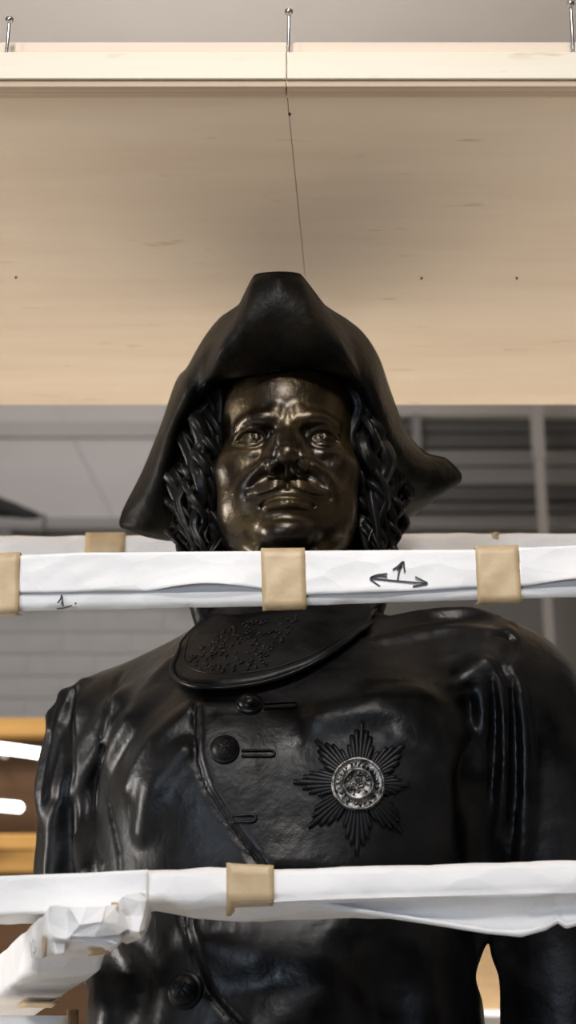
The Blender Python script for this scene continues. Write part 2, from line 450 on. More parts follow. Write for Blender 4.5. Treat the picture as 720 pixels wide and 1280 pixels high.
def chaikin(P, n=2):
    for _ in range(n):
        Q = []
        for i in range(len(P)):
            a, b = P[i], P[(i + 1) % len(P)]
            Q.append(a * 0.82 + b * 0.18); Q.append(a * 0.18 + b * 0.82)
        P = Q
    return P


def wrap_beam(name, x0, x1, step, ring, amp, seed, mat, root, freq=14):
    """closed skin along x; ring(x) gives the section as a list of points"""
    V, F = [], []
    xs = np.arange(x0, x1 + 0.1, step)
    n = None
    for x in xs:
        P = chaikin([np.array(p) for p in ring(x)], 2)
        n = len(P)
        c = sum(P) / n
        for p in P:
            v = Vector(p)
            dv = Vector((0, p[1] - c[1], p[2] - c[2])).normalized()
            q = Vector((v.x * freq * 0.9 + v.z * freq * 0.7, v.y * freq * 1.6, v.z * freq * 1.8 + seed))
            a = noise.fractal(q, 0.9, 2.1, 3) + 0.8 * abs(noise.noise(q * 2.3)) - 0.3
            V.append(v + dv * a * amp)
    for i in range(len(xs) - 1):
        for k in range(n):
            F.append((i * n + k, (i + 1) * n + k, (i + 1) * n + (k + 1) % n, i * n + (k + 1) % n))
    F.append(tuple(range(n))); F.append(tuple((len(xs) - 1) * n + k for k in range(n - 1, -1, -1)))
    o = keep(obj(name, V, F, mat), root)
    bm = bmesh.new(); bm.from_mesh(o.data); bmesh.ops.recalc_face_normals(bm, faces=bm.faces); bm.to_mesh(o.data); bm.free()
    return o


def strip(name, rows, mat, root, thick=0.0006, parent=None):
    """thin sheet through rows of points, given thickness"""
    n = len(rows[0]); V = [Vector(p) for r in rows for p in r]; F = []
    for i in range(len(rows) - 1):
        for k in range(n - 1):
            F.append((i * n + k, i * n + k + 1, (i + 1) * n + k + 1, (i + 1) * n + k))
    o = obj(name, V, F, mat)
    sm = o.modifiers.new('thickness', 'SOLIDIFY'); sm.thickness = thick; sm.offset = 0
    if root: keep(o, root)
    return o


# --- beam across the neck
B1Y = 1.80
T1 = [(-600, 697), (0, 693), (100, 689), (330, 687), (595, 685), (720, 680), (1300, 668)]
U1 = [(-600, 777), (0, 767), (330, 760), (560, 753), (720, 749), (1300, 734)]
neck_beam = thing('wrapped_beam', 'white paper wrapped crossbeam with arrow marks in front of the statue\'s neck', 'beam', (0, 1.82, 1.9), 'paper wrapped crossbeams')


def ring1(x):
    t, u = interp(T1, x), interp(U1, x)
    X = at(x, t, B1Y).x
    a, b = at(x, t + 1, B1Y), at(x, u - 1, B1Y)
    return [(X, B1Y, a.z), (X, B1Y, b.z), (X, B1Y + 0.030, b.z + 0.012), (X, B1Y + 0.030, a.z)]


wrap_beam('paper_wrap', -600, 1310, 5, ring1, 0.0012, 3.0, PAPER, neck_beam)


def b1pt(x, y, off):
    return at(x, y, B1Y - off)


# overlapping outer sheet of paper: lower edge lifts in two places
def sheet1(xa, xb, top, seam, lifts, seed):
    rows = []
    for x in np.linspace(xa, xb, int((xb - xa) / 4) + 2):
        r = []
        yt = interp(T1, x) + 2; ys = seam(x)
        lift = sum(h * max(0, 1 - ((x - cx) / w) ** 2) ** 1.5 for cx, w, h, up in lifts)
        upp = sum(up * max(0, 1 - ((x - cx) / w) ** 2) ** 1.5 for cx, w, h, up in lifts)
        for k in range(13):
            v = k / 12.0
            y = yt + (ys - upp - yt) * v
            p = b1pt(x, y, 0.0028 + lift * v ** 3)
            q = Vector((p.x * 11 + p.z * 17, p.z * 40 - p.x * 14, seed))
            p.y -= 0.0022 * (abs(noise.noise(q)) ** 0.8) * (1 if 0 < k < 12 else 0.4)
            r.append(p)
        rows.append(r)
    return strip('paper_overlap', rows, PAPER, neck_beam, 0.0004)


sheet1(24, 330, None, lambda x: interp([(24, 741), (180, 739), (330, 737)], x), [(258, 78, 0.010, 9)], 1.0)
sheet1(380, 598, None, lambda x: interp([(380, 744), (480, 741), (598, 734)], x), [(470, 90, 0.003, 1)], 5.0)
sheet1(648, 1100, None, lambda x: interp([(648, 733), (720, 731), (1100, 720)], x), [(730, 76, 0.008, 8)], 9.0)


def tape_on(ringpts, root, seed, jag=0.0012):
    """ringpts: rows across the tape (left..right) of points along its length"""
    return strip('tape_strip', ringpts, TAPE, root, 0.0005)


def tape1(xl, xr, xl2, xr2, ytop=None):
    rows = []
    for k in range(9):
        f = k / 8
        xt, xb = xl + (xr - xl) * f, xl2 + (xr2 - xl2) * f
        r = []
        xm = (xt + xb) / 2
        a = b1pt(xt, interp(T1, xm), 0.0)
        r.append(a + Vector((0, 0.028, 0.0030)))
        r.append(a + Vector((0, 0.004, 0.0030)))
        for v in np.linspace(0, 1, 9):
            yy = interp(T1, xm) + 0.5 + (interp(U1, xm) - 0.5 - interp(T1, xm)) * v
            r.append(b1pt(xt + (xb - xt) * v, yy + (random.random() - .5) * 0.6, 0.0058 - 0.0012 * v + 0.0004 * math.sin(v * 9 + k)))
        r.append(r[-1] + Vector((0, 0.03, 0.006)))
        rows.append(r)
    return tape_on(rows, neck_beam, 0)


tape1(-40, 25, -38, 23)
tape1(326, 381, 328, 383)
tape1(594, 648, 597, 652)


def ink(name, strokes, wd, root, fn):
    parts = []
    for s in strokes:
        P = spline([fn(x, y) for x, y in s], max(6, len(s) * 6)) if len(s) > 2 else np.array([fn(*s[0]), fn(*s[1])])
        P = [Vector(p) for p in P]
        V, F = [], []
        for i, p in enumerate(P):
            t = (P[min(i + 1, len(P) - 1)] - P[max(i - 1, 0)]).normalized()
            nrm = Vector((0, -1, 0)); sd = t.cross(nrm).normalized() * wd / 2
            for dd in (0, 0.0004):
                V += [p + sd + Vector((0, dd, 0)), p - sd + Vector((0, dd, 0))]
        for i in range(len(P) - 1):
            a = i * 4; c_ = a + 4
            F += [(a, a + 1, c_ + 1, c_), (a + 2, c_ + 2, c_ + 3, a + 3), (a, c_, c_ + 2, a + 2), (a + 1, a + 3, c_ + 3, c_ + 1)]
        parts.append((V, F))
    V, F = merge(parts)
    return keep(obj(name, V, F, INK, None, False), root)


fn1 = lambda x, y: b1pt(x, y, 0.0062)
ink('arrow_mark', [
    [(464, 723), (495, 726), (532, 729)],
    [(484, 717), (470, 719), (463, 723), (468, 728), (475, 733)], [(463, 722), (474, 720), (484, 721)],
    [(519, 721), (527, 725), (534, 729), (526, 731), (516, 733)],
    [(497, 725), (499, 714), (503, 702)], [(491, 712), (497, 708), (504, 702), (505, 708), (506, 715)], [(496, 712), (503, 707)]], 0.0019, neck_beam, fn1)
ink('number_mark', [[(72, 754), (76, 748), (77, 744), (78, 750), (79, 758)], [(71, 761), (79, 760), (90, 757)], [(93.4, 754.6), (95.6, 753.8)]], 0.0019, neck_beam, lambda x, y: b1pt(x, y, 0.0045))

# --- beam behind the neck
B3Y = 2.50
rear_beam = thing('wrapped_beam', 'white paper wrapped crossbeam behind the statue\'s neck, mostly hidden by the front one', 'beam', (0, 2.52, 1.9), 'paper wrapped crossbeams')
T3 = [(-600, 672), (0, 668), (720, 664), (1300, 661)]


def ring3(x):
    t = interp(T3, x); X = at(x, t, B3Y).x
    a, b = at(x, t, B3Y), at(x, t + 56, B3Y)
    return [(X, B3Y, a.z), (X, B3Y, b.z), (X, B3Y + 0.03, b.z), (X, B3Y + 0.03, a.z)]


wrap_beam('paper_wrap', -500, 1200, 8, ring3, 0.0016, 8.0, PAPER, rear_beam)
rows = []
for k in range(7):
    x = 107 + 50 * k / 6
    a = at(x, interp(T3, x), B3Y)
    rows.append([a + Vector((0, 0.03, 0.003)), a + Vector((0, 0.002, 0.003)), a + Vector((0, -0.004, 0)), a + Vector((0, -0.004, -0.03)), a + Vector((0, -0.004, -0.066)), a + Vector((0, 0.01, -0.072))])
strip('tape_strip', rows, TAPE, rear_beam, 0.0006)
p = at(620, 668, B3Y - 0.004)
V, F = merge([tube_data([p + Vector((-.008, 0, 0)), p, p + Vector((.006, -.002, .001))], [0.0015, 0.004, 0.001], 6),
              tube_data([p + Vector((0, 0, -.001)), p + Vector((.003, -.001, -.006))], [0.003, 0.001], 6)])
keep(obj('tape_scrap', V, F, TAPE), rear_beam)

# --- beam across the waist
B2Y = 1.80
T2 = [(-600, 1098), (0, 1093), (110, 1089), (220, 1083), (262, 1079), (300, 1082), (350, 1084), (440, 1080), (560, 1077), (720, 1072), (1300, 1060)]
K2 = [(-600, 1142), (0, 1138), (120, 1134), (260, 1128), (340, 1125), (440, 1121), (540, 1118), (720, 1113), (1300, 1102)]
U2 = [(-600, 1162), (0, 1158), (150, 1152), (190, 1141), (240, 1150), (300, 1154), (400, 1152), (440, 1150), (560, 1150), (720, 1148), (1300, 1140)]
waist_beam = thing('wrapped_beam', 'white paper wrapped crossbeam across the statue\'s waist with a sagging torn edge', 'beam', (0, 1.82, 1.6), 'paper wrapped crossbeams')


def ring2(x):
    t, kk, u = interp(T2, x), interp(K2, x), interp(U2, x)
    X = at(x, kk, B2Y).x
    a, b, c_ = at(x, t, B2Y), at(x, kk, B2Y), at(x, u, B2Y + 0.055)
    return [(X, B2Y + 0.002, a.z), (X, B2Y - 0.002, b.z), (X, B2Y + 0.05, c_.z), (X, B2Y + 0.066, c_.z + 0.006), (X, B2Y + 0.066, a.z)]


wrap_beam('paper_wrap', -600, 1310, 5, ring2, 0.0016, 12.0, PAPER, waist_beam)
# loose lower flap with a lit torn edge
E2 = [(300, 1128), (370, 1130), (420, 1136), (480, 1146), (560, 1158), (610, 1166), (650, 1170), (680, 1162), (696, 1153), (706, 1160), (730, 1153), (900, 1150), (1100, 1140)]
rows = []
for x in np.arange(300, 1080, 4.0):
    e = interp(E2, x); kk = interp(K2, x) + 2
    r = []
    for k in range(9):
        v = k / 8
        y = kk + (max(e, kk + 2) - kk) * v
        dep = B2Y - 0.004 + 0.040 * math.sin(v * PI * 0.62) - 0.012 * v ** 4
        p = at(x, y, dep)
        p.y += 0.003 * noise.noise(Vector((p.x * 18, p.z * 22, 2.2))) * v
        r.append(p)
    # turned-up hem
    p = r[-1].copy(); r.append(p + Vector((0, -0.006, -0.0015))); r.append(p + Vector((0, -0.009, 0.0035)))
    rows.append(r)
strip('loose_flap', rows, PAPER, waist_beam, 0.0006)
# overlap sheet on the front left
rows = []
for x in np.arange(-420, 190, 5.0):
    r = []
    for k in range(9):
        v = k / 8
        y = interp(T2, x) + 2 + (interp(K2, x) + 4 - interp(T2, x)) * v
        p = at(x, y, B2Y - 0.003 - 0.0015 * abs(noise.noise(Vector((x * .02, y * .08, 4)))) - (0.004 * v ** 4))
        r.append(p)
    rows.append(r)
strip('paper_overlap', rows, PAPER, waist_beam, 0.0005)
rows = []
for k in range(9):
    f = k / 8
    x = 283 + 59 * f
    t, kk, u = interp(T2, x), interp(K2, x), interp(U2, x)
    r = [at(x, t - 1, B2Y + 0.03), at(x, t - 2.0, B2Y - 0.003)]
    for v in np.linspace(0, 1, 5): r.append(at(x, t + 1 + (kk - t - 1) * v, B2Y - 0.0062))
    r.append(at(x - 1, kk + 8 + f * -1, B2Y + 0.012)); r.append(at(x, u - 12 + 4 * (1 - f), B2Y + 0.034))
    rows.append(r)
tape_on(rows, waist_beam, 0)

# --- side rail running back on the left, its near end bunched in paper
rail = thing('wrapped_rail', 'paper wrapped side rail with a crumpled taped end under the waist crossbeam', 'rail', (-0.2, 1.74, 1.55))
dr = Vector((-0.34, 1.0, -0.080)).normalized()
sd = Vector((dr.y, -dr.x, 0)).normalized(); upv = sd.cross(dr).normalized()
n0 = at(106, 1158, 1.74)
HW, HH = 0.040, 0.020


def railpt(s, a, b):
    return n0 + dr * s + sd * a + upv * b


Vr, Fr = [], []
secs = [0, 0.004, 0.02, 0.04, 0.06, 0.08] + [0.1 + 0.03 * i for i in range(34)]
NR = 28
for si, s in enumerate(secs):
    k_ = 0.94 if si == 0 else 1.0
    for k in range(NR):
        th = 2 * PI * k / NR
        ca, sa = math.cos(th), math.sin(th)
        e = 0.28
        a = HW * k_ * math.copysign(abs(ca) ** e, ca); bb = HH * k_ * math.copysign(abs(sa) ** e, sa)
        if k_ == 1.0 and s > 0.09: bb -= 0.012 if bb < 0 else 0.0
        p = railpt(s, a, bb)
        am = 0.006 * math.exp(-s / 0.09) + 0.0012
        q = p * 24
        nn = Vector((noise.noise(q), noise.noise(q + Vector((9, 3, 1))), noise.noise(q + Vector((2, 8, 5)))))
        q2 = p * 55
        nn += 0.5 * Vector((abs(noise.noise(q2)), abs(noise.noise(q2 + Vector((9, 3, 1)))), abs(noise.noise(q2 + Vector((2, 8, 5))))))
        Vr.append(p + nn * am)
for i in range(len(secs) - 1):
    for k in range(NR):
        Fr.append((i * NR + k, i * NR + (k + 1) % NR, (i + 1) * NR + (k + 1) % NR, (i + 1) * NR + k))
Fr.append(tuple(range(NR - 1, -1, -1))); Fr.append(tuple((len(secs) - 1) * NR + k for k in range(NR)))
o = keep(obj('paper_wrap', Vr, Fr, PAPER, None, False), rail)
bm = bmesh.new(); bm.from_mesh(o.data); bmesh.ops.recalc_face_normals(bm, faces=bm.faces); bm.to_mesh(o.data); bm.free()


def crumple(name, c, sx, sy, sz, amp, seed, mat, root, fr=45, sub=2):
    bm = bmesh.new(); bmesh.ops.create_icosphere(bm, subdivisions=sub, radius=1)
    for v in bm.verts:
        n = v.co.normalized()
        bx = Vector([math.copysign(abs(t) ** 0.6, t) for t in n])
        p = Vector((bx.x * sx, bx.y * sy, bx.z * sz))
        q = p * fr + Vector((seed, seed * 2, 0))
        cell = noise.cell_vector(q * 0.7)
        a = abs(noise.noise(q)) * 1.6 - 0.5 + 0.6 * noise.noise(q * 2.1)
        v.co = Vector(c) + p + n * a * amp + (cell - Vector((.5, .5, .5))) * amp * 0.25
    return keep(bm_obj(name, bm, mat, None, False), root)


crumple('crumpled_paper', at(167, 1146, 1.765), 0.017, 0.020, 0.024, 0.008, 3, PAPER, rail)
crumple('crumpled_paper', at(76, 1168, 1.75), 0.008, 0.016, 0.020, 0.006, 21, PAPER, rail)
# the folded-over end: flat facets of paper creased like a parcel
def facet(name, pts):
    c = sum((Vector(at(*p)) for p in pts), Vector()) / len(pts) + Vector((0, .012, 0))
    P = [at(*p) for p in pts]
    bm = bmesh.new(); vs_ = [bm.verts.new(p) for p in P]; cv = bm.verts.new(c)
    bm.faces.new(vs_)
    for a_ in range(len(vs_)): bm.faces.new((vs_[a_], vs_[(a_ + 1) % len(vs_)], cv))
    keep(bm_obj(name, bm, PAPER), rail)
facet('paper_fold', [(87, 1135, 1.728), (107, 1134, 1.722), (132, 1133, 1.727), (128, 1152, 1.716), (100, 1156, 1.717)])
facet('paper_fold', [(100, 1155, 1.718), (128, 1151, 1.717), (146, 1168, 1.728), (118, 1171, 1.724), (88, 1170, 1.728)])
facet('paper_fold', [(86, 1135, 1.730), (101, 1155, 1.720), (88, 1171, 1.732), (72, 1180, 1.742), (77, 1148, 1.742)])
facet('paper_fold', [(132, 1132, 1.730), (150, 1130, 1.738), (162, 1160, 1.742), (146, 1169, 1.733), (128, 1151, 1.720)])
# tape on the underside and the end
rows = []
for k in range(6):
    a = -HW * 0.15 + HW * 1.05 * k / 5
    rows.append([railpt(0.30, a, -HH - 0.0155), railpt(0.325, a, -HH - 0.0155), railpt(0.35, a, -HH - 0.0155)])
strip('tape_strip', rows, TAPE, rail, 0.0006)
rows = []
for k in range(5):
    x = 110 + 26 * k / 4
    rows.append([at(x, 1186 - k * .6, 1.755), at(x, 1190 - k * .6, 1.765), at(x, 1195 - k * .7, 1.775)])
strip('tape_strip', rows, TAPE, rail, 0.0006)
rows = []
for k in range(5):
    x = 139 + 9 * k / 4
    rows.append([at(x, 1128, 1.738), at(x, 1136, 1.7335), at(x, 1144, 1.736)])
strip('tape_strip', rows, TAPE, rail, 0.0006)

rbv = BVHTree.FromPolygons(Vr, Fr)


def on_rail(x, y, off=0.0012):
    d = ray(x, y).normalized(); p, n, i_, ds = rbv.ray_cast(Vector((0, 0, CAM_Z)), d)
    if p is None: return at(x, y, 1.78)
    return p - d * off


parts = []
for st_ in ([(38, 1178), (39, 1188), (40, 1197)], [(41, 1174), (42, 1184), (42.5, 1193)], [(43.5, 1176), (44.5, 1184), (44, 1190), (41, 1191)]):
    P = [Vector(p) for p in spline([on_rail(*q) for q in st_], 10)]
    parts.append(tube_data(P, [0.0006] * 10, 5))
V, F = merge(parts); keep(obj('pencil_mark', V, F, POSTGREY), rail)
rows = [[on_rail(x, y + (x - 54) * -.5, 0.002) for y in (1170, 1177, 1184, 1191, 1197)] for x in (53, 55.5, 58)]
strip('tape_strip', rows, TAPE, rail, 0.0006)

post = thing('wrapped_post', 'grey shaded paper wrapped post under the side rail at the lower left corner', 'post', (-0.3, 1.95, 0))
pc = at(42, 1262, 1.99)
ztop = at(42, 1256, 1.99).z
V, F = [], []
zs = [0, 0.4, 0.8] + [1.0 + 0.02 * i for i in range(int((ztop - 1.0) / 0.02) + 1)]
for z in zs:
    for k in range(20):
        th = 2 * PI * k / 20; ca, sa = math.cos(th), math.sin(th)
        p = Vector((pc.x - 0.012 + 0.058 * math.copysign(abs(ca) ** .3, ca), pc.y + 0.04 * math.copysign(abs(sa) ** .3, sa), z))
        V.append(p + Vector((noise.noise(p * 20), noise.noise(p * 20 + Vector((5, 5, 5))), 0)) * 0.003)
for i in range(len(zs) - 1):
    for k in range(20): F.append((i * 20 + k, i * 20 + (k + 1) % 20, (i + 1) * 20 + (k + 1) % 20, (i + 1) * 20 + k))
F.append(tuple((len(zs) - 1) * 20 + k for k in range(20)))
keep(obj('paper_wrap', V, F, PAPER), post)
rows = []
for k in range(4):
    x = 84 + 14 * k / 3
    rows.append([at(x, 1262, 1.945 + 0.02 * k / 3), at(x, 1275, 1.945 + 0.02 * k / 3), at(x, 1300, 1.945 + 0.02 * k / 3)])
strip('tape_strip', rows, TAPE, post, 0.0006)

# ------------------------------------------------------------------ signed distance sculpting
class Field:
    def __init__(s, lo, hi, h):
        s.lo = np.array(lo, np.float32); s.h = h
        s.n = [int(math.ceil((b - a) / h)) + 1 for a, b in zip(lo, hi)]
        ax = [s.lo[i] + np.arange(s.n[i], dtype=np.float32) * h for i in range(3)]
        s.ax = ax
        s.f = np.full(s.n, 1.0, np.float32)

    def win(s, lo, hi):
        sl = []
        for i in range(3):
            a = max(0, int((lo[i] - s.lo[i]) / s.h) - 1); b = min(s.n[i], int((hi[i] - s.lo[i]) / s.h) + 3)
            if b <= a: b = a + 1; a = min(a, s.n[i] - 1)
            sl.append(slice(a, b))
        X = s.ax[0][sl[0]][:, None, None]; Y = s.ax[1][sl[1]][None, :, None]; Z = s.ax[2][sl[2]][None, None, :]
        return tuple(sl), X, Y, Z

    def comb(s, sl, d, k, op):
        a = s.f[sl]
        if op == 'add':
            if k > 0:
                hh = np.clip(0.5 + 0.5 * (a - d) / k, 0, 1); s.f[sl] = a + (d - a) * hh - k * hh * (1 - hh)
            else: s.f[sl] = np.minimum(a, d)
        else:
            d = -d
            if k > 0:
                hh = np.clip(0.5 + 0.5 * (d - a) / k, 0, 1); s.f[sl] = a + (d - a) * hh + k * hh * (1 - hh)
            else: s.f[sl] = np.maximum(a, d)

    def ell(s, c, r, k=0.0, op='add', rz=0.0, m=None):
        mm = max(r) + (m if m else 2.2 * k + 0.01)
        sl, X, Y, Z = s.win([c[i] - mm for i in range(3)], [c[i] + mm for i in range(3)])
        dx, dy, dz = X - c[0], Y - c[1], Z - c[2]
        if rz:
            cs, sn = math.cos(rz), math.sin(rz); dx, dy = dx * cs + dy * sn, -dx * sn + dy * cs
        k0 = np.sqrt((dx / r[0]) ** 2 + (dy / r[1]) ** 2 + (dz / r[2]) ** 2)
        k1 = np.sqrt((dx / r[0] ** 2) ** 2 + (dy / r[1] ** 2) ** 2 + (dz / r[2] ** 2) ** 2) + 1e-9
        s.comb(sl, (k0 * (k0 - 1) / k1).astype(np.float32), k, op)

    def cap(s, a, b, ra, rb=None, k=0.0, op='add'):
        rb = ra if rb is None else rb
        a = np.array(a, float); b = np.array(b, float); mm = max(ra, rb) + 2.2 * k + 0.008
        sl, X, Y, Z = s.win(np.minimum(a, b) - mm, np.maximum(a, b) + mm)
        ab = b - a; L = float(ab @ ab) + 1e-12
        t = np.clip(((X - a[0]) * ab[0] + (Y - a[1]) * ab[1] + (Z - a[2]) * ab[2]) / L, 0, 1)
        d = np.sqrt((X - a[0] - t * ab[0]) ** 2 + (Y - a[1] - t * ab[1]) ** 2 + (Z - a[2] - t * ab[2]) ** 2) - (ra + (rb - ra) * t)
        s.comb(sl, d.astype(np.float32), k, op)

    def chain(s, pts, rs, k=0.0, op='add', n=None):
        n = n or (len(pts) - 1) * 4 + 1
        P = spline(pts, n); R = np.interp(np.linspace(0, 1, n), np.linspace(0, 1, len(rs)), rs)
        # one distance field for the whole chain, combined once
        mm = max(R) + 2.2 * k + 0.008
        sl, X, Y, Z = s.win(P.min(0) - mm, P.max(0) + mm)
        D = None
        for i in range(n - 1):
            a, b = P[i], P[i + 1]; ab = b - a; L = float(ab @ ab) + 1e-12
            t = np.clip(((X - a[0]) * ab[0] + (Y - a[1]) * ab[1] + (Z - a[2]) * ab[2]) / L, 0, 1)
            d = np.sqrt((X - a[0] - t * ab[0]) ** 2 + (Y - a[1] - t * ab[1]) ** 2 + (Z - a[2] - t * ab[2]) ** 2) - (R[i] + (R[i + 1] - R[i]) * t)
            D = d if D is None else np.minimum(D, d)
        s.comb(sl, D.astype(np.float32), k, op)

    def mesh(s):
        f = s.f; n = s.n
        ins = f < 0
        cnt = np.zeros([n[0] - 1, n[1] - 1, n[2] - 1], np.int8)
        offs = [(i, j, k) for i in (0, 1) for j in (0, 1) for k in (0, 1)]
        for i, j, k in offs: cnt += ins[i:n[0] - 1 + i, j:n[1] - 1 + j, k:n[2] - 1 + k]
        act = (cnt > 0) & (cnt < 8)
        I = np.argwhere(act)
        idx = np.full(act.shape, -1, np.int64); idx[act] = np.arange(len(I))
        vals = {o: f[I[:, 0] + o[0], I[:, 1] + o[1], I[:, 2] + o[2]] for o in offs}
        acc = np.zeros((len(I), 3)); num = np.zeros(len(I))
        for o in offs:
            for ax in range(3):
                if o[ax] == 0:
                    q = list(o); q[ax] = 1; q = tuple(q)
                    a, b = vals[o], vals[q]
                    cr_ = (a < 0) != (b < 0)
                    t = np.where(cr_, a / np.where(cr_, a - b, 1), 0)
                    p = np.tile(np.array(o, float), (len(I), 1)); p[:, ax] = t
                    acc += p * cr_[:, None]; num += cr_
        V = (I + acc / num[:, None]) * s.h + s.lo
        F = []
        for ax in range(3):
            u, v = (ax + 1) % 3, (ax + 2) % 3
            sl0 = [slice(None)] * 3; sl1 = [slice(None)] * 3
            sl0[ax] = slice(0, n[ax] - 1); sl1[ax] = slice(1, n[ax])
            e = ins[tuple(sl0)] != ins[tuple(sl1)]
            E = np.argwhere(e)
            ok = (E[:, u] > 0) & (E[:, v] > 0) & (E[:, u] < n[u] - 1) & (E[:, v] < n[v] - 1)
            E = E[ok]
            q = []
            for du, dv in ((0, 0), (1, 0), (1, 1), (0, 1)):
                c_ = E.copy(); c_[:, u] -= 1 - du; c_[:, v] -= 1 - dv
                q.append(idx[c_[:, 0], c_[:, 1], c_[:, 2]])
            Q = np.stack(q, 1)
            flip = ins[tuple(E.T)] == False
            Q[flip] = Q[flip][:, ::-1]
            F.append(Q)
        F = np.concatenate(F)
        F = F[(F >= 0).all(1)]
        return V, F

    def build(s, name, mat, smooth_it=2):
        V, F = s.mesh()
        # light Laplacian smoothing removes the grid
        for _ in range(smooth_it):
            A = np.zeros_like(V); Nn = np.zeros(len(V))
            for a, b in ((0, 1), (1, 2), (2, 3), (3, 0)):
                np.add.at(A, F[:, a], V[F[:, b]]); np.add.at(Nn, F[:, a], 1)
                np.add.at(A, F[:, b], V[F[:, a]]); np.add.at(Nn, F[:, b], 1)
            V = V * 0.5 + 0.5 * A / np.maximum(Nn, 1)[:, None]
        me = bpy.data.meshes.new(name)
        me.vertices.add(len(V)); me.vertices.foreach_set('co', V.astype(np.float32).ravel())
        me.loops.add(len(F) * 4); me.loops.foreach_set('vertex_index', F.astype(np.int32).ravel())
        me.polygons.add(len(F)); me.polygons.foreach_set('loop_start', np.arange(0, len(F) * 4, 4, dtype=np.int32))
        me.update(calc_edges=True); me.validate()
        o = link(name, me, mat)
        tri = BVHTree.FromPolygons([Vector(v) for v in V], [tuple(int(i) for i in q) for q in F])
        return o, tri


# ------------------------------------------------------------------ the statue
statue = thing('statue', 'dark bronze statue of a moustached man in a cocked hat and buttoned military coat', 'statue', (0, 2.15, 0))

# --- head and neck
HX, HY, HZ = -0.001, 2.15, 2.256
H = Field((-0.125, -0.175, -0.30), (0.125, 0.175, 0.20), 0.0019)
H.ell((0, .02, .06), (.100, .130, .120))
H.ell((0, -.015, -.02), (.098, .092, .128), .02)
H.ell((0, -.022, -.100), (.083, .082, .055), .03)
H.ell((0, -.045, .065), (.082, .064, .062), .03)
H.cap((0, .035, -.12), (0, .05, -.32), .074, .078, .02)
for s in (-1, 1):
    H.ell((s * .066, -.062, -.036), (.032, .032, .026), .03)
    H.ell((s * .052, -.062, -.085), (.036, .034, .040), .03)
    H.ell((s * .072, -.018, -.100), (.014, .04, .03), .03)
H.ell((0, -.090, -.136), (.036, .026, .021), .022)
# sockets, brows
for s in (-1, 1):
    H.ell((s * .046, -.121, .000), (.030, .030, .018), .010, 'sub')
    H.ell((s * .024, -.120, .004), (.012, .020, .012), .010, 'sub')
for s in (-1, 1):
    H.chain([(s * .010, -.110, .020), (s * .030, -.1115, .0215), (s * .050, -.1040, .0225), (s * .066, -.088, .018)], [.0085, .0095, .0080, .004], .016)
    H.ell((s * .013, -.108, .033), (.010, .008, .010), .008)
    # eyeball, lids, bags
    H.ell((s * .047, -.077, .000), (.0205, .0205, .0195), .002)
    H.chain([(s * .0235, -.0900, -.0050), (s * .034, -.0985, .0072), (s * .048, -.1015, .0108), (s * .062, -.0955, .0072), (s * .0735, -.0820, -.0035)], [.0026, .0036, .0040, .0036, .0024], .0018)
    H.chain([(s * .0235, -.0900, -.0055), (s * .035, -.0965, -.0105), (s * .048, -.0990, -.0128), (s * .061, -.0935, -.0110), (s * .0725, -.0830, -.0045)], [.0024, .0034, .0036, .0034, .0022], .0018)
    H.chain([(s * .030, -.094, -.021), (s * .047, -.098, -.026), (s * .064, -.090, -.022)], [.004, .006, .004], .008)
    H.chain([(s * .024, -.093, .012), (s * .047, -.103, .0185), (s * .071, -.086, .010)], [.002, .003, .002], .004)
    H.ell((s * .046, -.0985, .0012), (.0042, .004, .0042), .001, 'sub')
    H.ell((s * .046, -.0975, -.001), (.0018, .003, .0018), .001)
# vertical frown creases
for s in (-1, 1):
    H.cap((s * .0055, -.122, .018), (s * .007, -.120, .040), .0016, .001, .006, 'sub')
# nose
H.chain([(0, -.106, .012), (0, -.120, -.010), (0, -.136, -.032), (0, -.146, -.043)], [.0100, .0100, .0110, .0120], .012)
H.ell((0, -.1455, -.047), (.0145, .0145, .0115), .008)
for s in (-1, 1):
    H.ell((s * .0195, -.121, -.052), (.0105, .0150, .0110), .010)
    H.cap((s * .012, -.108, -.010), (s * .021, -.105, -.040), .009, .008, .014)
for s in (-1, 1):
    H.ell((s * .0110, -.1300, -.0640), (.0078, .0135, .0090), .002, 'sub')
H.ell((0, -.130, -.0735), (.030, .020, .0085), .004, 'sub')
H.cap((0, -.140, -.056), (0, -.118, -.066), .0032, .0034, .003)
# nasolabial folds and cheeks
for s in (-1, 1):
    H.chain([(s * .030, -.117, -.050), (s * .046, -.104, -.072), (s * .054, -.097, -.088)], [.0026, .0024, .0010], .009, 'sub')
    H.chain([(s * .036, -.107, -.048), (s * .054, -.096, -.066), (s * .066, -.082, -.092)], [.006, .007, .005], .012)
# mouth
H.ell((0, -.088, -.092), (.040, .032, .022), .018)
H.chain([(-.040, -.096, -.104), (-.020, -.117, -.0985), (0, -.1215, -.0975), (.020, -.117, -.0985), (.040, -.096, -.104)], [.0010, .0036, .0045, .0036, .0010], .005, 'sub')
H.chain([(-.026, -.109, -.1055), (0, -.117, -.1045), (.026, -.109, -.1055)], [.0045, .0075, .0045], .004)
H.chain([(-.026, -.112, -.1215), (0, -.119, -.1195), (.026, -.112, -.1215)], [.003, .005, .003], .009, 'sub')
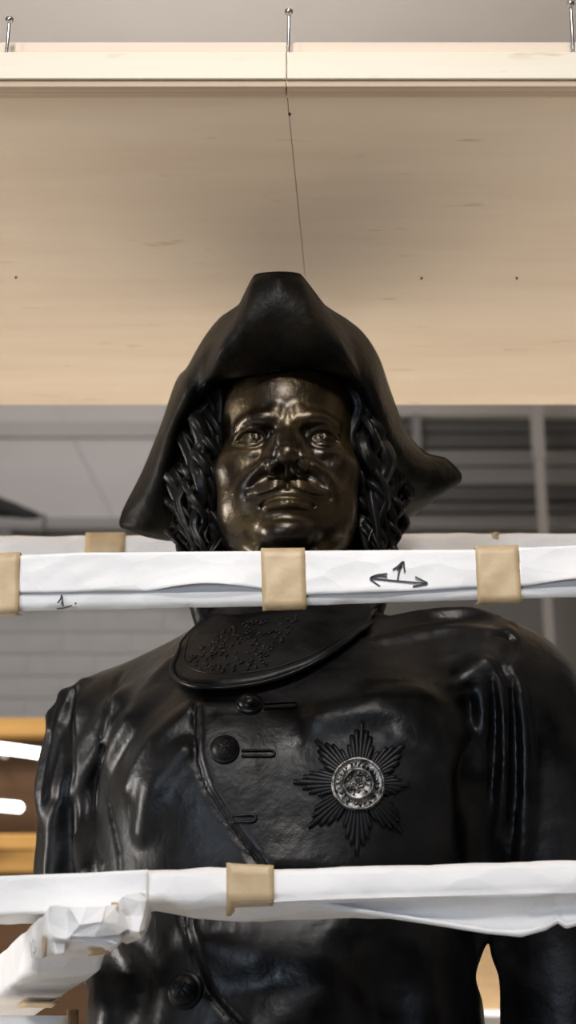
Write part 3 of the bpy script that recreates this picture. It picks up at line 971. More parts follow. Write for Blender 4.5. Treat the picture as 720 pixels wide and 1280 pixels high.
# moustache: flat brushed halves with strands, and the shaded cleft below them
for s in (-1, 1):
    H.chain([(s * .003, -.118, -.0765), (s * .018, -.1185, -.0805), (s * .036, -.110, -.0835), (s * .052, -.098, -.0830), (s * .062, -.088, -.0800)],
            [.0040, .0065, .0062, .0046, .0016], .005)
    for j in range(5):
        o_ = (j - 2) * .0030
        H.chain([(s * .004, -.1220 - .0003 * j, -.0765 + o_ * .5), (s * .018, -.1243, -.0803 + o_), (s * .036, -.1155, -.0832 + o_ * .9), (s * .053, -.1020, -.0830 + o_ * .5)],
                [.0010, .0016, .0016, .0008], .0010)
H.cap((0, -.118, -.070), (0, -.119, -.082), .0026, .0022, .004, 'sub')
# jaw line roll and throat folds
for s in (-1, 1):
    H.chain([(s * .083, .00, -.085), (s * .070, -.03, -.126), (s * .042, -.060, -.154)], [.006, .008, .007], .016)
    H.chain([(s * .066, .00, -.155), (s * .072, .03, -.22)], [.012, .014], .016)
    H.ell((s * .101, .022, -.022), (.010, .022, .036), .006)
    H.ell((s * .110, .016, -.020), (.006, .012, .022), .003, 'sub')
head, bv = H.build('head', BRONZE_FACE, 1)
head.location = (HX, HY, HZ); bpy.context.view_layer.update(); keep(head, statue)

# --- coat body
T = Field((-0.40, 1.82, 1.22), (0.52, 2.48, 2.16), 0.0042)
sec = np.array([  # z, cx, cy, half width, half depth
    (1.15, -.005, 2.16, .265, .215), (1.40, -.005, 2.15, .250, .200), (1.50, -.004, 2.15, .246, .196), (1.62, .000, 2.15, .246, .194),
    (1.72, .008, 2.155, .256, .195), (1.80, .014, 2.16, .262, .192), (1.87, .016, 2.165, .258, .180), (1.93, .016, 2.17, .235, .158),
    (1.975, .012, 2.175, .185, .130), (2.01, .004, 2.18, .125, .108), (2.04, .000, 2.185, .094, .094), (2.20, .000, 2.19, .080, .085)])
Zs = T.ax[2]
cx, cy, hw, hd = [np.interp(Zs, sec[:, 0], sec[:, i]).astype(np.float32)[None, None, :] for i in (1, 2, 3, 4)]
ker = np.ones(9) / 9
def sm_(a):
    q = np.pad(a[0, 0], 8, mode='edge'); q = np.convolve(np.convolve(q, np.ones(9) / 9, 'same'), np.ones(7) / 7, 'same')[8:-8]
    return q.astype(np.float32)[None, None, :]
cx, cy, hw, hd = sm_(cx), sm_(cy), sm_(hw), sm_(hd)
yaw = math.radians(-7)
X = T.ax[0][:, None, None]; Y = T.ax[1][None, :, None]
dx, dy = X - cx, Y - cy
dx, dy = dx * math.cos(yaw) + dy * math.sin(yaw), -dx * math.sin(yaw) + dy * math.cos(yaw)
e = 2.35
rho = (np.abs(dx / hw) ** e + np.abs(dy / hd) ** e) ** (1 / e)
T.f = ((rho - 1) * np.minimum(hw, hd)).astype(np.float32)
del dx, dy, rho


def surf(x, y):
    d = np.array(ray(x, y)); d = d / np.linalg.norm(d)
    ts = np.arange(1.75, 2.6, 0.002)
    P = np.array([0, 0, CAM_Z]) + ts[:, None] * d
    G = (P - T.lo) / T.h
    ok = ((G >= 0) & (G < np.array(T.n) - 1.001)).all(1)
    G = np.clip(G, 0, np.array(T.n) - 1.001); I = G.astype(int); R = G - I
    v = 0
    for i_ in (0, 1):
        for j_ in (0, 1):
            for k_ in (0, 1):
                wgt = (R[:, 0] if i_ else 1 - R[:, 0]) * (R[:, 1] if j_ else 1 - R[:, 1]) * (R[:, 2] if k_ else 1 - R[:, 2])
                v = v + wgt * T.f[I[:, 0] + i_, I[:, 1] + j_, I[:, 2] + k_]
    hit_ = np.nonzero(ok & (v < 0))[0]
    if len(hit_) == 0:
        q = int(np.argmin(np.where(ok, v, 9)))
    else: q = hit_[0]
    return P[q], d


def fold(pts, rs, h, k, op='add'):
    """ridge (add) or groove (sub) that follows the cloth; h is how far it stands proud or cuts in"""
    Q = []
    for i_, (x, y) in enumerate(pts):
        p, d = surf(x, y); r = float(np.interp(i_ / (len(pts) - 1), np.linspace(0, 1, len(rs)), rs))
        hh = h * r / max(rs)
        Q.append(tuple(p + d * ((r - hh) if op == 'add' else -(r - hh))))
    T.chain(Q, rs, k, op)


A = lambda x, y, Yd: tuple(at(x, y, Yd))
# shoulders and arms (his right arm is at the picture's left)
T.cap((-.06, 2.20, 1.985), (-.225, 2.225, 1.905), .060, .072, .05)
T.cap((.06, 2.17, 1.975), (.255, 2.115, 1.905), .060, .108, .06)
T.chain([(-.245, 2.235, 1.885), (-.268, 2.24, 1.80), (-.272, 2.245, 1.70)], [.074, .074, .066], .03)
T.chain([(-.272, 2.245, 1.70), (-.235, 2.20, 1.60), (-.13, 2.06, 1.57)], [.066, .058, .050], .02)
T.chain([(.285, 2.115, 1.885), (.335, 2.125, 1.74), (.360, 2.150, 1.60), (.364, 2.17, 1.40), (.364, 2.17, 1.15)], [.108, .108, .103, .099, .096], .035)
# bulging chest
T.ell((-.075, 2.035, 1.79), (.11, .06, .10), .05)
T.ell((.115, 2.015, 1.80), (.11, .06, .11), .05)
# collar stand of the neck
T.cap((0, 2.185, 2.00), (0, 2.19, 2.12), .088, .080, .012)
# right sleeve (picture left): outer slab, groove, bright elbow fold
fold([(104, 856), (78, 895), (64, 945), (56, 995), (64, 1030)], [.008, .014, .016, .014, .008], .006, .016)
fold([(152, 876), (122, 932), (97, 985), (104, 1035), (120, 1095)], [.012, .020, .022, .022, .024], .014, .020)
fold([(92, 862), (86, 915), (86, 965), (84, 1030), (86, 1110)], [.006, .008, .009, .014, .018], .016, .008, 'sub')
fold([(90, 862), (80, 868), (74, 878)], [.004, .009, .005], .006, .006)
fold([(68, 884), (64, 895), (62, 912)], [.004, .009, .005], .006, .006)
fold([(128, 925), (108, 962), (92, 996)], [.004, .009, .006], .006, .007)
fold([(70, 1010), (66, 1050), (62, 1100)], [.006, .010, .010], .006, .01)
for p, r in (([(140, 905), (120, 945), (104, 985)], .006), ([(88, 868), (74, 890), (66, 920)], .005),
             ([(112, 985), (116, 1030), (128, 1085)], .005), ([(72, 900), (60, 960), (54, 1000)], .005)):
    fold(p, [r * .6, r, r * .5], r * .8, .008)
fold([(150, 845), (134, 890), (128, 940), (133, 990), (148, 1060), (150, 1100)], [.003] * 6, .0035, .005, 'sub')
for p in ([(215, 830), (180, 880), (150, 930)], [(240, 890), (200, 930), (165, 985)], [(228, 940), (195, 985), (180, 1040)], [(200, 870), (170, 905), (140, 950)]):
    fold(p, [.006, .014, .006], .006, .022)
# left sleeve (picture right): armpit hollow and long folds
fold([(594, 880), (590, 925), (592, 1000), (598, 1075), (602, 1165)], [.014, .024, .026, .026, .022], .022, .020, 'sub')
fold([(610, 830), (604, 868), (606, 905), (596, 938)], [.008, .013, .013, .006], .012, .007)
fold([(616, 836), (627, 870), (632, 930), (630, 1000), (620, 1045)], [.006, .010, .010, .009, .005], .010, .006)
fold([(634, 826), (650, 870), (656, 930), (657, 1010), (654, 1090)], [.007, .012, .013, .013, .012], .011, .006)
fold([(640, 850), (643, 920), (643, 1000), (638, 1080)], [.001, .007, .007, .001], .009, .006, 'sub')
fold([(616, 850), (618, 890), (617, 940), (612, 1000)], [.001, .006, .005, .001], .008, .006, 'sub')
fold([(470, 868), (520, 876), (566, 905)], [.008, .016, .012], .009, .025)
fold([(500, 925), (545, 945), (575, 920)], [.006, .012, .008], .007, .025)
fold([(400, 900), (470, 890), (540, 915)], [.006, .010, .006], .004, .03)
fold([(555, 862), (582, 850), (602, 830)], [.006, .012, .006], .006, .02)
# pleats on the right shoulder by the collar
for p in ([(455, 790), (520, 777), (590, 773), (636, 788)], [(470, 778), (530, 768), (590, 765), (640, 781)], [(480, 802), (560, 789), (625, 794)]):
    fold(p, [.003, .007, .007, .003], .0038, .014)
fold([(620, 792), (640, 800), (634, 826)], [.004, .005, .004], .006, .006, 'sub')
# lower front: hollow and the tilted lit panel
fold([(250, 1170), (330, 1195), (410, 1185)], [.010, .030, .020], .012, .03)
fold([(330, 1290), (400, 1240), (440, 1180)], [.02, .03, .015], .012, .04)
fold([(450, 1190), (490, 1240), (500, 1290)], [.02, .03, .03], .02, .04, 'sub')
fold([(130, 1190), (150, 1240), (140, 1300)], [.015, .03, .02], .014, .04, 'sub')
# gap between waist and sleeve on the right
gp = spline([(612.5, 1174, .0012), (609, 1187, .0038), (608, 1202, .0078), (609, 1222, .0142), (613, 1242, .0118), (615, 1262, .0100), (616, 1285, .0090), (616, 1310, .0090)], 22)
for x, y, r in gp:
    T.cap(at(x, y, 1.90), at(x, y, 2.47), r * .88, r * 1.15, .002, 'sub')
# lapped front edge: surface right of the line sits proud
lapw = [(247, 866), (248, 900), (249, 945), (262, 985), (285, 1022), (305, 1050), (330, 1083), (352, 1120), (260, 1160)]
lx = np.array([at(x, y, 1.965).x for x, y in lapw[:-1]]); lz = np.array([at(x, y, 1.965).z for x, y in lapw[:-1]])
o_ = np.argsort(lz)
sl = T.win((-.2, 1.82, 1.66), (.2, 2.10, 1.92))[0]
Xw = T.ax[0][sl[0]][:, None, None]; Yw = T.ax[1][sl[1]][None, :, None]; Zw = T.ax[2][sl[2]][None, None, :]
edge = np.interp(Zw.ravel(), lz[o_], lx[o_]).astype(np.float32)[None, None, :]
st = np.clip((Xw - edge) / 0.006 + 0.5, 0, 1); fade = np.clip((0.12 - (Xw - edge)) / 0.12, 0, 1)
zf = np.clip((lz.max() - Zw) / 0.01, 0, 1) * np.clip((Zw - 1.66) / 0.01, 0, 1)
gro = np.exp(-((Xw - edge + 0.004) / 0.0035) ** 2)
T.f[sl] = T.f[sl] - 0.0075 * st * fade * zf + 0.004 * gro * zf
# lower front edge
lw = [(236, 1150), (246, 1190), (262, 1235), (300, 1280), (330, 1310)]
lx = np.array([at(x, y, 1.95).x for x, y in lw]); lz = np.array([at(x, y, 1.95).z for x, y in lw]); o_ = np.argsort(lz)
sl = T.win((-.2, 1.82, 1.46), (.2, 2.10, 1.63))[0]
Xw = T.ax[0][sl[0]][:, None, None]; Zw = T.ax[2][sl[2]][None, None, :]
edge = np.interp(Zw.ravel(), lz[o_], lx[o_]).astype(np.float32)[None, None, :]
st = np.clip((Xw - edge) / 0.006 + 0.5, 0, 1); fade = np.clip((0.15 - (Xw - edge)) / 0.15, 0, 1)
gro = np.exp(-((Xw - edge + 0.005) / 0.004) ** 2)
zf = np.clip((1.63 - Zw) / 0.01, 0, 1) * np.clip((Zw - 1.46) / 0.01, 0, 1)
T.f[sl] = T.f[sl] - 0.008 * st * fade * zf + 0.005 * gro * zf
coat, cbv = T.build('coat', BRONZE_BLACK, 2)
keep(coat, statue)
CAMV = Vector((0, 0, CAM_Z))


def hit(x, y, off=0.0):
    d = ray(x, y).normalized()
    p, n, i, dist = cbv.ray_cast(CAMV, d)
    if p is None:
        return at(x, y, 2.1), Vector((0, -1, 0))
    if n.dot(d) > 0: n = -n
    return p + n * off, n


# --- skirt, legs, boots and base below the picture
V, F = [], []
zz = [1.24, 1.10, 0.95, 0.80, 0.66]
for i, z in enumerate(zz):
    for k in range(48):
        th = 2 * PI * k / 48
        fl = 1 - 0.02 * i + 0.008 * i * math.cos(8 * th)
        V.append(Vector((-.005 + .262 * fl * math.cos(th), 2.16 + .212 * fl * math.sin(th), z)))
for i in range(4):
    for k in range(48): F.append((i * 48 + k, (i + 1) * 48 + k, (i + 1) * 48 + (k + 1) % 48, i * 48 + (k + 1) % 48))
o = keep(obj('coat_skirt', V, F, BRONZE_BLACK), statue); sm = o.modifiers.new('thickness', 'SOLIDIFY'); sm.thickness = 0.012
for s in (-1, 1):
    V, F = merge([tube_data([(s * .12, 2.17, .95), (s * .13, 2.16, .62), (s * .135, 2.18, .45), (s * .135, 2.19, .22), (s * .135, 2.17, .16)], [.10, .085, .075, .055, .058], 16),
                  tube_data([(s * .135, 2.24, .17), (s * .138, 2.16, .165), (s * .145, 2.05, .15), (s * .15, 1.96, .135)], [.045, .062, .05, .03], 16)])
    keep(obj('boot_leg', V, F, BRONZE_BLACK), statue)
hexa_p = [(-.25, 1.84, 0), (.25, 1.84, 0), (.25, 2.48, 0), (-.25, 2.48, 0), (-.24, 1.86, .115), (.24, 1.86, .115), (.24, 2.46, .115), (-.24, 2.46, .115)]
keep(hexa('base', hexa_p, BRONZE_BLACK, None, 0.006), statue)
# right sleeve hand below the frame
hx, hy, hz = .364, 2.17, 1.10
V, F = [], []
parts = [tube_data([(hx, hy, 1.32), (hx, hy, 1.20), (hx, hy, 1.12), (hx, hy - .005, 1.06), (hx - .004, hy - .008, 1.00)], [.05, .05, .05, .056, .045], 14)]
for j, (ln, oy) in enumerate(((.085, -.036), (.10, -.013), (.094, .010), (.074, .032))):
    parts.append(tube_data([(hx - .004, hy - .008 + oy, 1.015), (hx - .008, hy - .01 + oy * 1.05, 1.0 - ln * .45), (hx - .018, hy - .012 + oy, 1.0 - ln * .8), (hx - .028, hy - .012 + oy, 1.0 - ln)], [.0125, .012, .0105, .008], 10))
parts.append(tube_data([(hx - .01, hy - .045, 1.08), (hx - .02, hy - .065, 1.03), (hx - .026, hy - .066, .985)], [.016, .0135, .010], 10))
V, F = merge(parts); keep(obj('hand', V, F, BRONZE_FACE), statue)

# --- turned-down collar laid over the coat
inn = spline([(266, 771), (290, 773), (320, 771), (352, 765), (390, 756), (430, 748), (480, 740)], 60)
out = spline([(262, 780), (229, 815), (220, 848), (250, 866), (322, 862), (398, 834), (462, 786)], 60)
rows = []
for i in range(60):
    r = []
    for k in range(11):
        v = k / 10
        x, y = inn[i] * (1 - v) + out[i] * v
        p, n = hit(x, y)
        r.append(p + n * (0.004 + 0.0055 * math.sin(min(1, v * 1.05) * PI * 0.5)))
    rows.append(r)
# smooth the draped sheet
G = np.array([[tuple(p) for p in r] for r in rows])
for _ in range(6):
    G[1:-1, 1:-1] = 0.5 * G[1:-1, 1:-1] + 0.125 * (G[:-2, 1:-1] + G[2:, 1:-1] + G[1:-1, :-2] + G[1:-1, 2:])
collar = strip('collar', [[Vector(p) for p in r] for r in G], BRONZE_BLACK, statue, 0.0055)
rim = [Vector(G[i, -1]) + Vector((0, -0.002, 0)) for i in range(60)]
rim = [Vector(p) for p in spline(rim, 120)]
V, F = tube_data(rim, [0.0034] * len(rim), 8); t = obj('collar_piping', V, F, BRONZE_BLACK); t.parent = collar
# in-set second piping line
l2 = [Vector(G[i, -2]) * .4 + Vector(G[i, -3]) * .6 + Vector((0, -0.0035, 0)) for i in range(60)]
V, F = tube_data(l2, [0.0014] * 60, 6); t = obj('collar_stitch', V, F, BRONZE_BLACK); t.parent = collar
# embroidery: small leaf beads over the middle of the collar front
parts = []
for i in range(150):
    a = random.uniform(0.30, 0.66); v = random.uniform(0.15, 0.82)
    fi = a * 59; ii = int(fi); kk = v * 10; ki = int(kk)
    p = Vector(G[ii, ki]) * (1 - (fi - ii)) + Vector(G[ii + 1, ki]) * (fi - ii)
    p += (Vector(G[ii, ki + 1]) - Vector(G[ii, ki])) * (kk - ki) + Vector((0, -0.0032, 0))
    th = random.uniform(0, PI); dv = Vector((math.cos(th), 0, math.sin(th))) * random.uniform(.0025, .005)
    parts.append(tube_data([p - dv, p - dv * .3 + Vector((0, -.001, 0)), p + dv * .3 + Vector((0, -.001, 0)), p + dv], [.0006, .0020, .0020, .0006], 6))
V, F = merge(parts); t = obj('collar_embroidery', V, F, BRONZE_HAIR); t.parent = collar; t['kind'] = 'stuff'
t.matrix_parent_inverse = Matrix()


# --- domed buttons with worked buttonholes
def frame_of(n):
    u = Vector((1, 0, 0)); u = (u - n * u.dot(n)).normalized(); return u, n.cross(u).normalized() * 1.0


def button(x, y, r):
    p, n = hit(x, y)
    u, v = frame_of(n)
    if v.z < 0: v = -v
    prof = [(1.08, -.3), (1.10, .12), (1.02, .22), (.92, .20), (.88, .34), (.70, .56), (.45, .70), (.2, .76)]
    V, F = [], []
    for i, (a, hh) in enumerate(prof):
        for k in range(28):
            th = 2 * PI * k / 28
            V.append(p + (u * math.cos(th) + v * math.sin(th)) * r * a + n * r * hh)
    V.append(p + n * r * .78)
    for i in range(len(prof) - 1):
        for k in range(28): F.append((i * 28 + k, i * 28 + (k + 1) % 28, (i + 1) * 28 + (k + 1) % 28, (i + 1) * 28 + k))
    for k in range(28): F.append(((len(prof) - 1) * 28 + k, (len(prof) - 1) * 28 + (k + 1) % 28, len(V) - 1))
    b_ = keep(obj('button', V, F, BRONZE_BLACK), statue)
    # raised eagle-like cross relief
    parts = []
    for th in (0.9, 2.5):
        dd = (u * math.cos(th) + v * math.sin(th)) * r * .5
        parts.append(tube_data([p - dd + n * r * .64, p + n * r * .78, p + dd + n * r * .64], [r * .07, r * .11, r * .07], 6))
    V, F = merge(parts); t = obj('button_relief', V, F, BRONZE_BLACK); t.parent = b_
    return b_


for x, y, r in ((312, 880, .0155), (281, 937, .0165), (232, 1238, .0200)):
    button(x, y, r)


def buttonhole(x0, y0, x1, y1, w):
    loop = [(x0, y0 - w), ((x0 + x1) / 2, (y0 + y1) / 2 - w), (x1, y1 - w), (x1 + w, y1), (x1, y1 + w), ((x0 + x1) / 2, (y0 + y1) / 2 + w), (x0, y0 + w)]
    P = [hit(x, y, 0.0016)[0] for x, y in spline(loop, 30)]
    V, F = tube_data(P, [0.0017] * len(P), 6)
    keep(obj('buttonhole', V, F, BRONZE_BLACK), statue)


buttonhole(330, 883, 368, 881, 3)
buttonhole(302, 942, 340, 942, 3.5)
buttonhole(290, 1024, 316, 1023, 4)

# --- breast star
cs, ns = hit(448, 981)
ns = (ns + Vector((0.0, -0.6, 0.05))).normalized()
us, vs = frame_of(ns)
if vs.z < 0: vs = -vs
star = bpy.data.objects.new('order_star', None); COL.objects.link(star); star.empty_display_size = .05; keep(star, statue)
R8 = [(86, .078), (41, .073), (0, .060), (-48, .074), (-92, .083), (-140, .078), (-183, .078), (-227, .074)]


def on_coat(q):
    d = (q - CAMV).normalized()
    p, n, i, dist = cbv.ray_cast(CAMV, d)
    return p if p else q


for ang, L in R8:
    parts = []
    for j in range(-3, 4):
        a = math.radians(ang + j * 5.6)
        ln = L * (1 - 0.115 * abs(j)) * (1.0 if j % 2 == 0 else 0.965)
        dv = us * math.cos(a) + vs * math.sin(a)
        P, Rr = [], []
        for s in np.linspace(0.020, ln, 8):
            f = (s - 0.02) / (ln - 0.02)
            q = cs + dv * s; q = on_coat(q) + Vector((0, -0.0015 - 0.003 * (1 - f), 0)); P.append(q)
            Rr.append(0.0014 + 0.0021 * min(1, s / 0.05) * (1 if f < .9 else .62))
        parts.append(tube_data(P, Rr, 6))
    V, F = merge(parts); t = obj('star_ray', V, F, BRONZE_BLACK); t.parent = star
base = on_coat(cs) + ns * 0.001


def disc(prof, nseg=40):
    V, F = [], []
    for r, hh in prof:
        for k in range(nseg):
            th = 2 * PI * k / nseg; V.append(base + (us * math.cos(th) + vs * math.sin(th)) * r + ns * hh)
    for i in range(len(prof) - 1):
        for k in range(nseg): F.append((i * nseg + k, i * nseg + (k + 1) % nseg, (i + 1) * nseg + (k + 1) % nseg, (i + 1) * nseg + k))
    F.append(tuple((len(prof) - 1) * nseg + k for k in range(nseg)))
    return V, F


V, F = disc([(.0325, -.004), (.0325, .006), (.0305, .0085), (.0285, .0068), (.0275, .0062), (.0195, .0066), (.0185, .0088), (.017, .0092), (.0155, .0075), (.008, .0082)])
med = obj('medallion', V, F, PEWTER); med.parent = star; med['label'] = 'brighter worn round medallion at the centre of the star'
parts = []
for k in range(26):
    th = 2 * PI * k / 26 + random.uniform(-.06, .06)
    rr = .0236 + random.uniform(-.0015, .0015)
    p = base + (us * math.cos(th) + vs * math.sin(th)) * rr + ns * .0068
    t1 = (us * math.cos(th + random.uniform(-1, 1)) + vs * math.sin(th + random.uniform(-1, 1))) * .0022
    parts.append(tube_data([p - t1, p + ns * .0012, p + t1], [.0007, .0016, .0007], 6))
for k in range(34):
    th = random.uniform(0, 2 * PI); rr = .0135 * math.sqrt(random.random())
    p = base + (us * math.cos(th) + vs * math.sin(th)) * rr + ns * .0082
    a2 = random.uniform(0, 2 * PI); t1 = (us * math.cos(a2) + vs * math.sin(a2)) * .0026
    parts.append(tube_data([p - t1, p + ns * .0014, p + t1], [.0006, .0013, .0006], 6))
V, F = merge(parts); t = obj('medallion_relief', V, F, PEWTER); t.parent = star; t['kind'] = 'stuff'

# --- cocked hat
S = [  # inner, middle, outer rim at each station, as place in the photograph and depth
    ((217, 667, 2.255), (186, 668, 2.235), (160, 658, 2.250)),
    ((217, 640, 2.225), (186, 640, 2.200), (155, 643, 2.240)),
    ((219, 592, 2.195), (198, 590, 2.165), (180, 592, 2.230)),
    ((227, 542, 2.155), (212, 538, 2.120), (203, 535, 2.205)),
    ((241, 505, 2.105), (231, 488, 2.085), (223, 478, 2.180)),
    ((247, 495, 2.090), (242, 468, 2.080), (237, 460, 2.170)),
    ((252, 486, 2.075), (255, 445, 2.065), (257, 425, 2.150)),
    ((256, 481, 2.065), (268, 436, 2.040), (278, 399, 2.110)),
    ((262, 475, 2.050), (282, 428, 1.985), (301, 383, 2.045)),
    ((300, 468, 2.038), (306, 410, 1.960), (320, 347, 1.975)),
    ((348, 462, 2.030), (348, 400, 1.957), (348, 343, 1.955)),
    ((392, 458, 2.034), (388, 410, 1.960), (374, 346, 1.975)),
    ((446, 474, 2.050), (424, 430, 1.985), (404, 384, 2.045)),
    ((450, 480, 2.060), (438, 438, 2.035), (432, 402, 2.105)),
    ((455, 487, 2.070), (454, 450, 2.060), (453, 420, 2.140)),
    ((458, 500, 2.085), (467, 472, 2.075), (471, 449, 2.165)),
    ((461, 520, 2.110), (474, 502, 2.085), (487, 495, 2.180)),
    ((469, 560, 2.155), (488, 548, 2.120), (505, 540, 2.205)),
    ((477, 598, 2.200), (507, 585, 2.165), (530, 568, 2.225)),
    ((484, 626, 2.230), (530, 606, 2.195), (558, 577, 2.235)),
    ((490, 640, 2.250), (530, 627, 2.230), (571, 602, 2.250))]
st3 = [[at(*p) for p in s] for s in S]
back = [((.135, 2.30, 2.215), (.165, 2.33, 2.235), (.175, 2.36, 2.29)), ((.10, 2.335, 2.24), (.125, 2.37, 2.28), (.115, 2.40, 2.36)),
        ((0, 2.36, 2.26), (0, 2.40, 2.31), (0, 2.42, 2.40)), ((-.10, 2.335, 2.24), (-.125, 2.37, 2.28), (-.12, 2.40, 2.35)),
        ((-.135, 2.30, 2.20), (-.17, 2.33, 2.215), (-.18, 2.36, 2.26))]
st3 += [[Vector(p) for p in s] for s in back]
loop = st3 + [st3[0]]
arr = np.array([[tuple(p) for p in s] for s in loop]).reshape(len(loop), 9)
NS = (len(loop) - 1) * 8
# periodic spline
ext = np.vstack([arr[-2], arr, arr[1]])
sm_pts = []
for i in range(len(loop) - 1):
    a, b_, c_, d_ = ext[i], ext[i + 1], ext[i + 2], ext[i + 3]
    tn = 0.22 if 7 <= i <= 12 else 0.5
    for t in np.arange(0, 1, 1 / 8):
        h1, h2, h3, h4 = 2 * t ** 3 - 3 * t * t + 1, t ** 3 - 2 * t * t + t, -2 * t ** 3 + 3 * t * t, t ** 3 - t * t
        sm_pts.append(b_ * h1 + (c_ - a) * tn * h2 + c_ * h3 + (d_ - b_) * tn * h4)
sm_pts = np.array(sm_pts).reshape(-1, 3, 3)
V, F = [], []
NV = 13
for s in sm_pts:
    i_, m_, o_ = [Vector(q) for q in s]
    for k in range(NV):
        t = k / (NV - 1)
        l0, l1, l2_ = (2 * t - 1) * (t - 1), 4 * t * (1 - t), t * (2 * t - 1)
        p = i_ * l0 + m_ * l1 + o_ * l2_
        p += Vector((1, 1, 1)) * 0.0012 * noise.noise(p * 26)
        V.append(p)
ns_ = len(sm_pts)
for i in range(ns_):
    for k in range(NV - 1):
        F.append((i * NV + k, i * NV + k + 1, ((i + 1) % ns_) * NV + k + 1, ((i + 1) % ns_) * NV + k))
hat = bpy.data.objects.new('cocked_hat', None); COL.objects.link(hat); hat.empty_display_size = .05; keep(hat, statue)
o = obj('brim', V, F, BRONZE_HAT); o.parent = hat
sm = o.modifiers.new('thickness', 'SOLIDIFY'); sm.thickness = 0.007; sm.offset = 0
V, F = [], []
lin = sm_pts[28:126]
for q in lin:
    p = Vector(q[0]); c_ = Vector((HX, HY + .02, p.z))
    V += [p, p.lerp(c_, .18) + Vector((0, 0, .012)), p.lerp(c_, .38) + Vector((0, 0, .030))]
for i in range(len(lin) - 1):
    for k in range(2): F.append((i * 3 + k, i * 3 + k + 1, i * 3 + k + 4, i * 3 + k + 3))
o = obj('lining', V, F, BRONZE_HAT); o.parent = hat
sm = o.modifiers.new('thickness', 'SOLIDIFY'); sm.thickness = 0.003
ed = [Vector(s[2]) for s in sm_pts]; ed.append(ed[0])
Vt, Ft = tube_data(ed, [0.0042] * len(ed), 8, cap=False); o = obj('brim_edge', Vt, Ft, BRONZE_HAT); o.parent = hat
ied = [Vector(s[0]) + Vector((0, -0.002, -0.001)) for s in sm_pts[52:108]]
Vt, Ft = tube_data(ied, [0.0016 + 0.0012 * math.sin(i * .5) for i in range(len(ied))], 8); o = obj('hat_band', Vt, Ft, BRONZE_HAT); o.parent = hat
K = Field((-.16, -.19, -.10), (.16, .19, .14), 0.0045)
K.ell((0, .02, 0), (.108, .150, .105)); K.ell((0, -.03, .03), (.075, .08, .07), .04)
cm, _ = K.build('crown', BRONZE_HAT, 2); cm.location = (0, 2.19, 2.345); cm.parent = hat

# --- curled hair on both sides
def lock(path, r, turns, amp, ph):
    P = spline(path, 40)
    out_, R_ = [], []
    for i, p in enumerate(P):
        f = i / 39
        a = ph + f * turns * 2 * PI
        out_.append(Vector(p) + Vector((math.cos(a) * amp, math.sin(a) * amp * .8, 0.2 * math.sin(a * 2) * amp)))
        R_.append(r * (0.55 + 0.6 * math.sin(PI * min(1, f * 1.1 + .06)) ** .7) * (1 if f < .92 else (1 - f) / .08 * .8 + .2))
    return tube_data(out_, R_, 15, 0.16, 5)


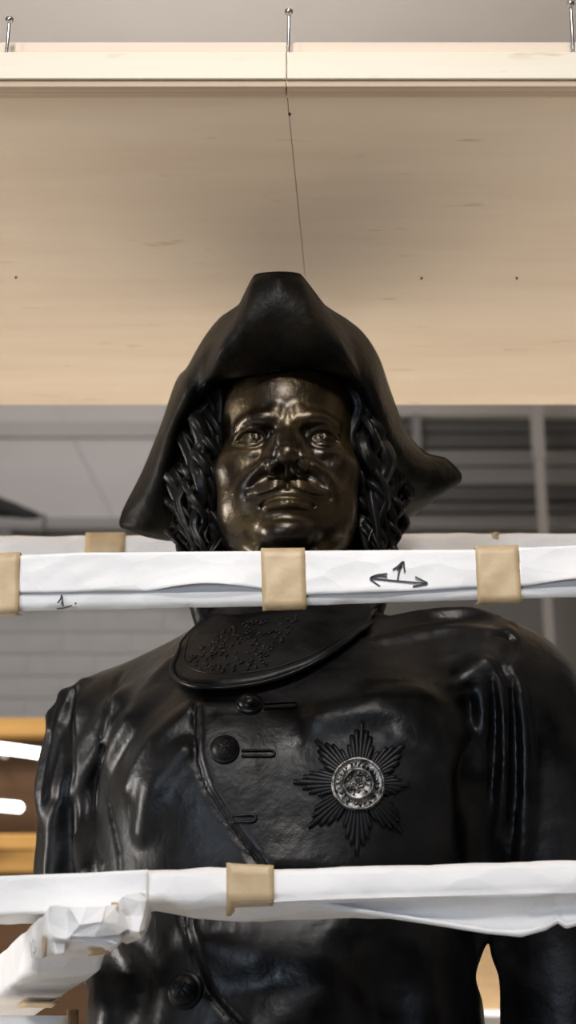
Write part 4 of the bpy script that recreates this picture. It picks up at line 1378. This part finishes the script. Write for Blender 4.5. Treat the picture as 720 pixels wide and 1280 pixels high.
parts = []
L_paths = [
    [(248, 500, 2.13), (232, 540, 2.14), (236, 590, 2.13), (228, 640, 2.14), (240, 700, 2.13)],
    [(256, 505, 2.11), (248, 545, 2.10), (254, 590, 2.10), (246, 640, 2.11), (258, 700, 2.12)],
    [(258, 510, 2.12), (262, 560, 2.11), (260, 610, 2.11), (266, 660, 2.13), (264, 705, 2.13)],
    [(238, 520, 2.17), (224, 570, 2.18), (222, 620, 2.18), (230, 660, 2.18), (228, 705, 2.17)],
    [(246, 540, 2.16), (240, 590, 2.16), (250, 640, 2.16), (252, 700, 2.16)],
    [(226, 545, 2.20), (218, 590, 2.21), (226, 640, 2.20), (222, 690, 2.19)],
    [(262, 540, 2.14), (268, 600, 2.14), (272, 650, 2.16), (276, 705, 2.17)]]
R_paths = [
    [(452, 490, 2.11), (462, 530, 2.10), (458, 575, 2.10), (470, 620, 2.12), (464, 700, 2.13)],
    [(456, 500, 2.13), (472, 545, 2.12), (478, 590, 2.12), (470, 640, 2.13), (482, 700, 2.14)],
    [(450, 520, 2.13), (454, 570, 2.12), (452, 620, 2.13), (458, 660, 2.14), (452, 705, 2.15)],
    [(464, 520, 2.17), (484, 570, 2.17), (488, 620, 2.17), (484, 655, 2.18), (490, 700, 2.17)],
    [(470, 540, 2.16), (466, 590, 2.15), (478, 640, 2.16), (472, 705, 2.16)],
    [(480, 560, 2.20), (494, 610, 2.20), (490, 650, 2.20), (482, 700, 2.19)],
    [(448, 560, 2.15), (446, 620, 2.16), (446, 660, 2.17), (442, 705, 2.18)]]
rnd = random.Random(5)
for i, pp in enumerate(L_paths + R_paths):
    P3 = [at(*q) for q in pp]
    parts.append(lock(P3, 0.0088 + 0.0012 * (i % 3), 2.2 + 0.5 * (i % 3), 0.0065, i * 1.3))
    for q in range(2):
        off = Vector((rnd.uniform(-.012, .012), rnd.uniform(-.012, .004), rnd.uniform(-.01, .02)))
        parts.append(lock([p + off for p in P3], 0.0050 + 0.001 * q, 3.0 + rnd.random() * 1.5, 0.0095, i * 2.1 + q * 2.4 + 1))
for s in (-1, 1):      # short curls that fill the temples under the brim
    for q in range(6):
        a = HX + s * (.090 + .003 * q)
        parts.append(lock([(a - s * .004, HY - .040 + .012 * q, HZ + .150 - .004 * q), (a, HY - .045 + .012 * q, HZ + .105 - .006 * q), (a + s * .006, HY - .050 + .012 * q, HZ + .065), (a + s * .002, HY - .045 + .012 * q, HZ + .02), (a + s * .006, HY - .035 + .012 * q, HZ - .02)],
                          0.0105, 2.0, 0.005, q * 1.7))
hair = bpy.data.objects.new('hair', None); COL.objects.link(hair); hair.empty_display_size = .05; keep(hair, statue)
for V, F in parts:
    t = obj('hair_lock', V, F, BRONZE_HAIR); t.parent = hair
# mass of hair at the back and sides
B = Field((-.16, -.14, -.30), (.16, .20, .16), 0.0045)
for s in (-1, 1):
    B.chain([(s * .088, -.020, .135), (s * .092, -.012, .105), (s * .098, -.005, .05), (s * .110, .02, .02), (s * .122, .045, -.07), (s * .118, .05, -.15), (s * .105, .06, -.22)], [.024, .024, .024, .028, .034, .032, .024], .01)
B.ell((0, .09, -.06), (.115, .075, .14), .03)
hm, _ = B.build('hair_mass', BRONZE_HAIR, 2); hm.location = (HX, HY, HZ); hm.parent = hair
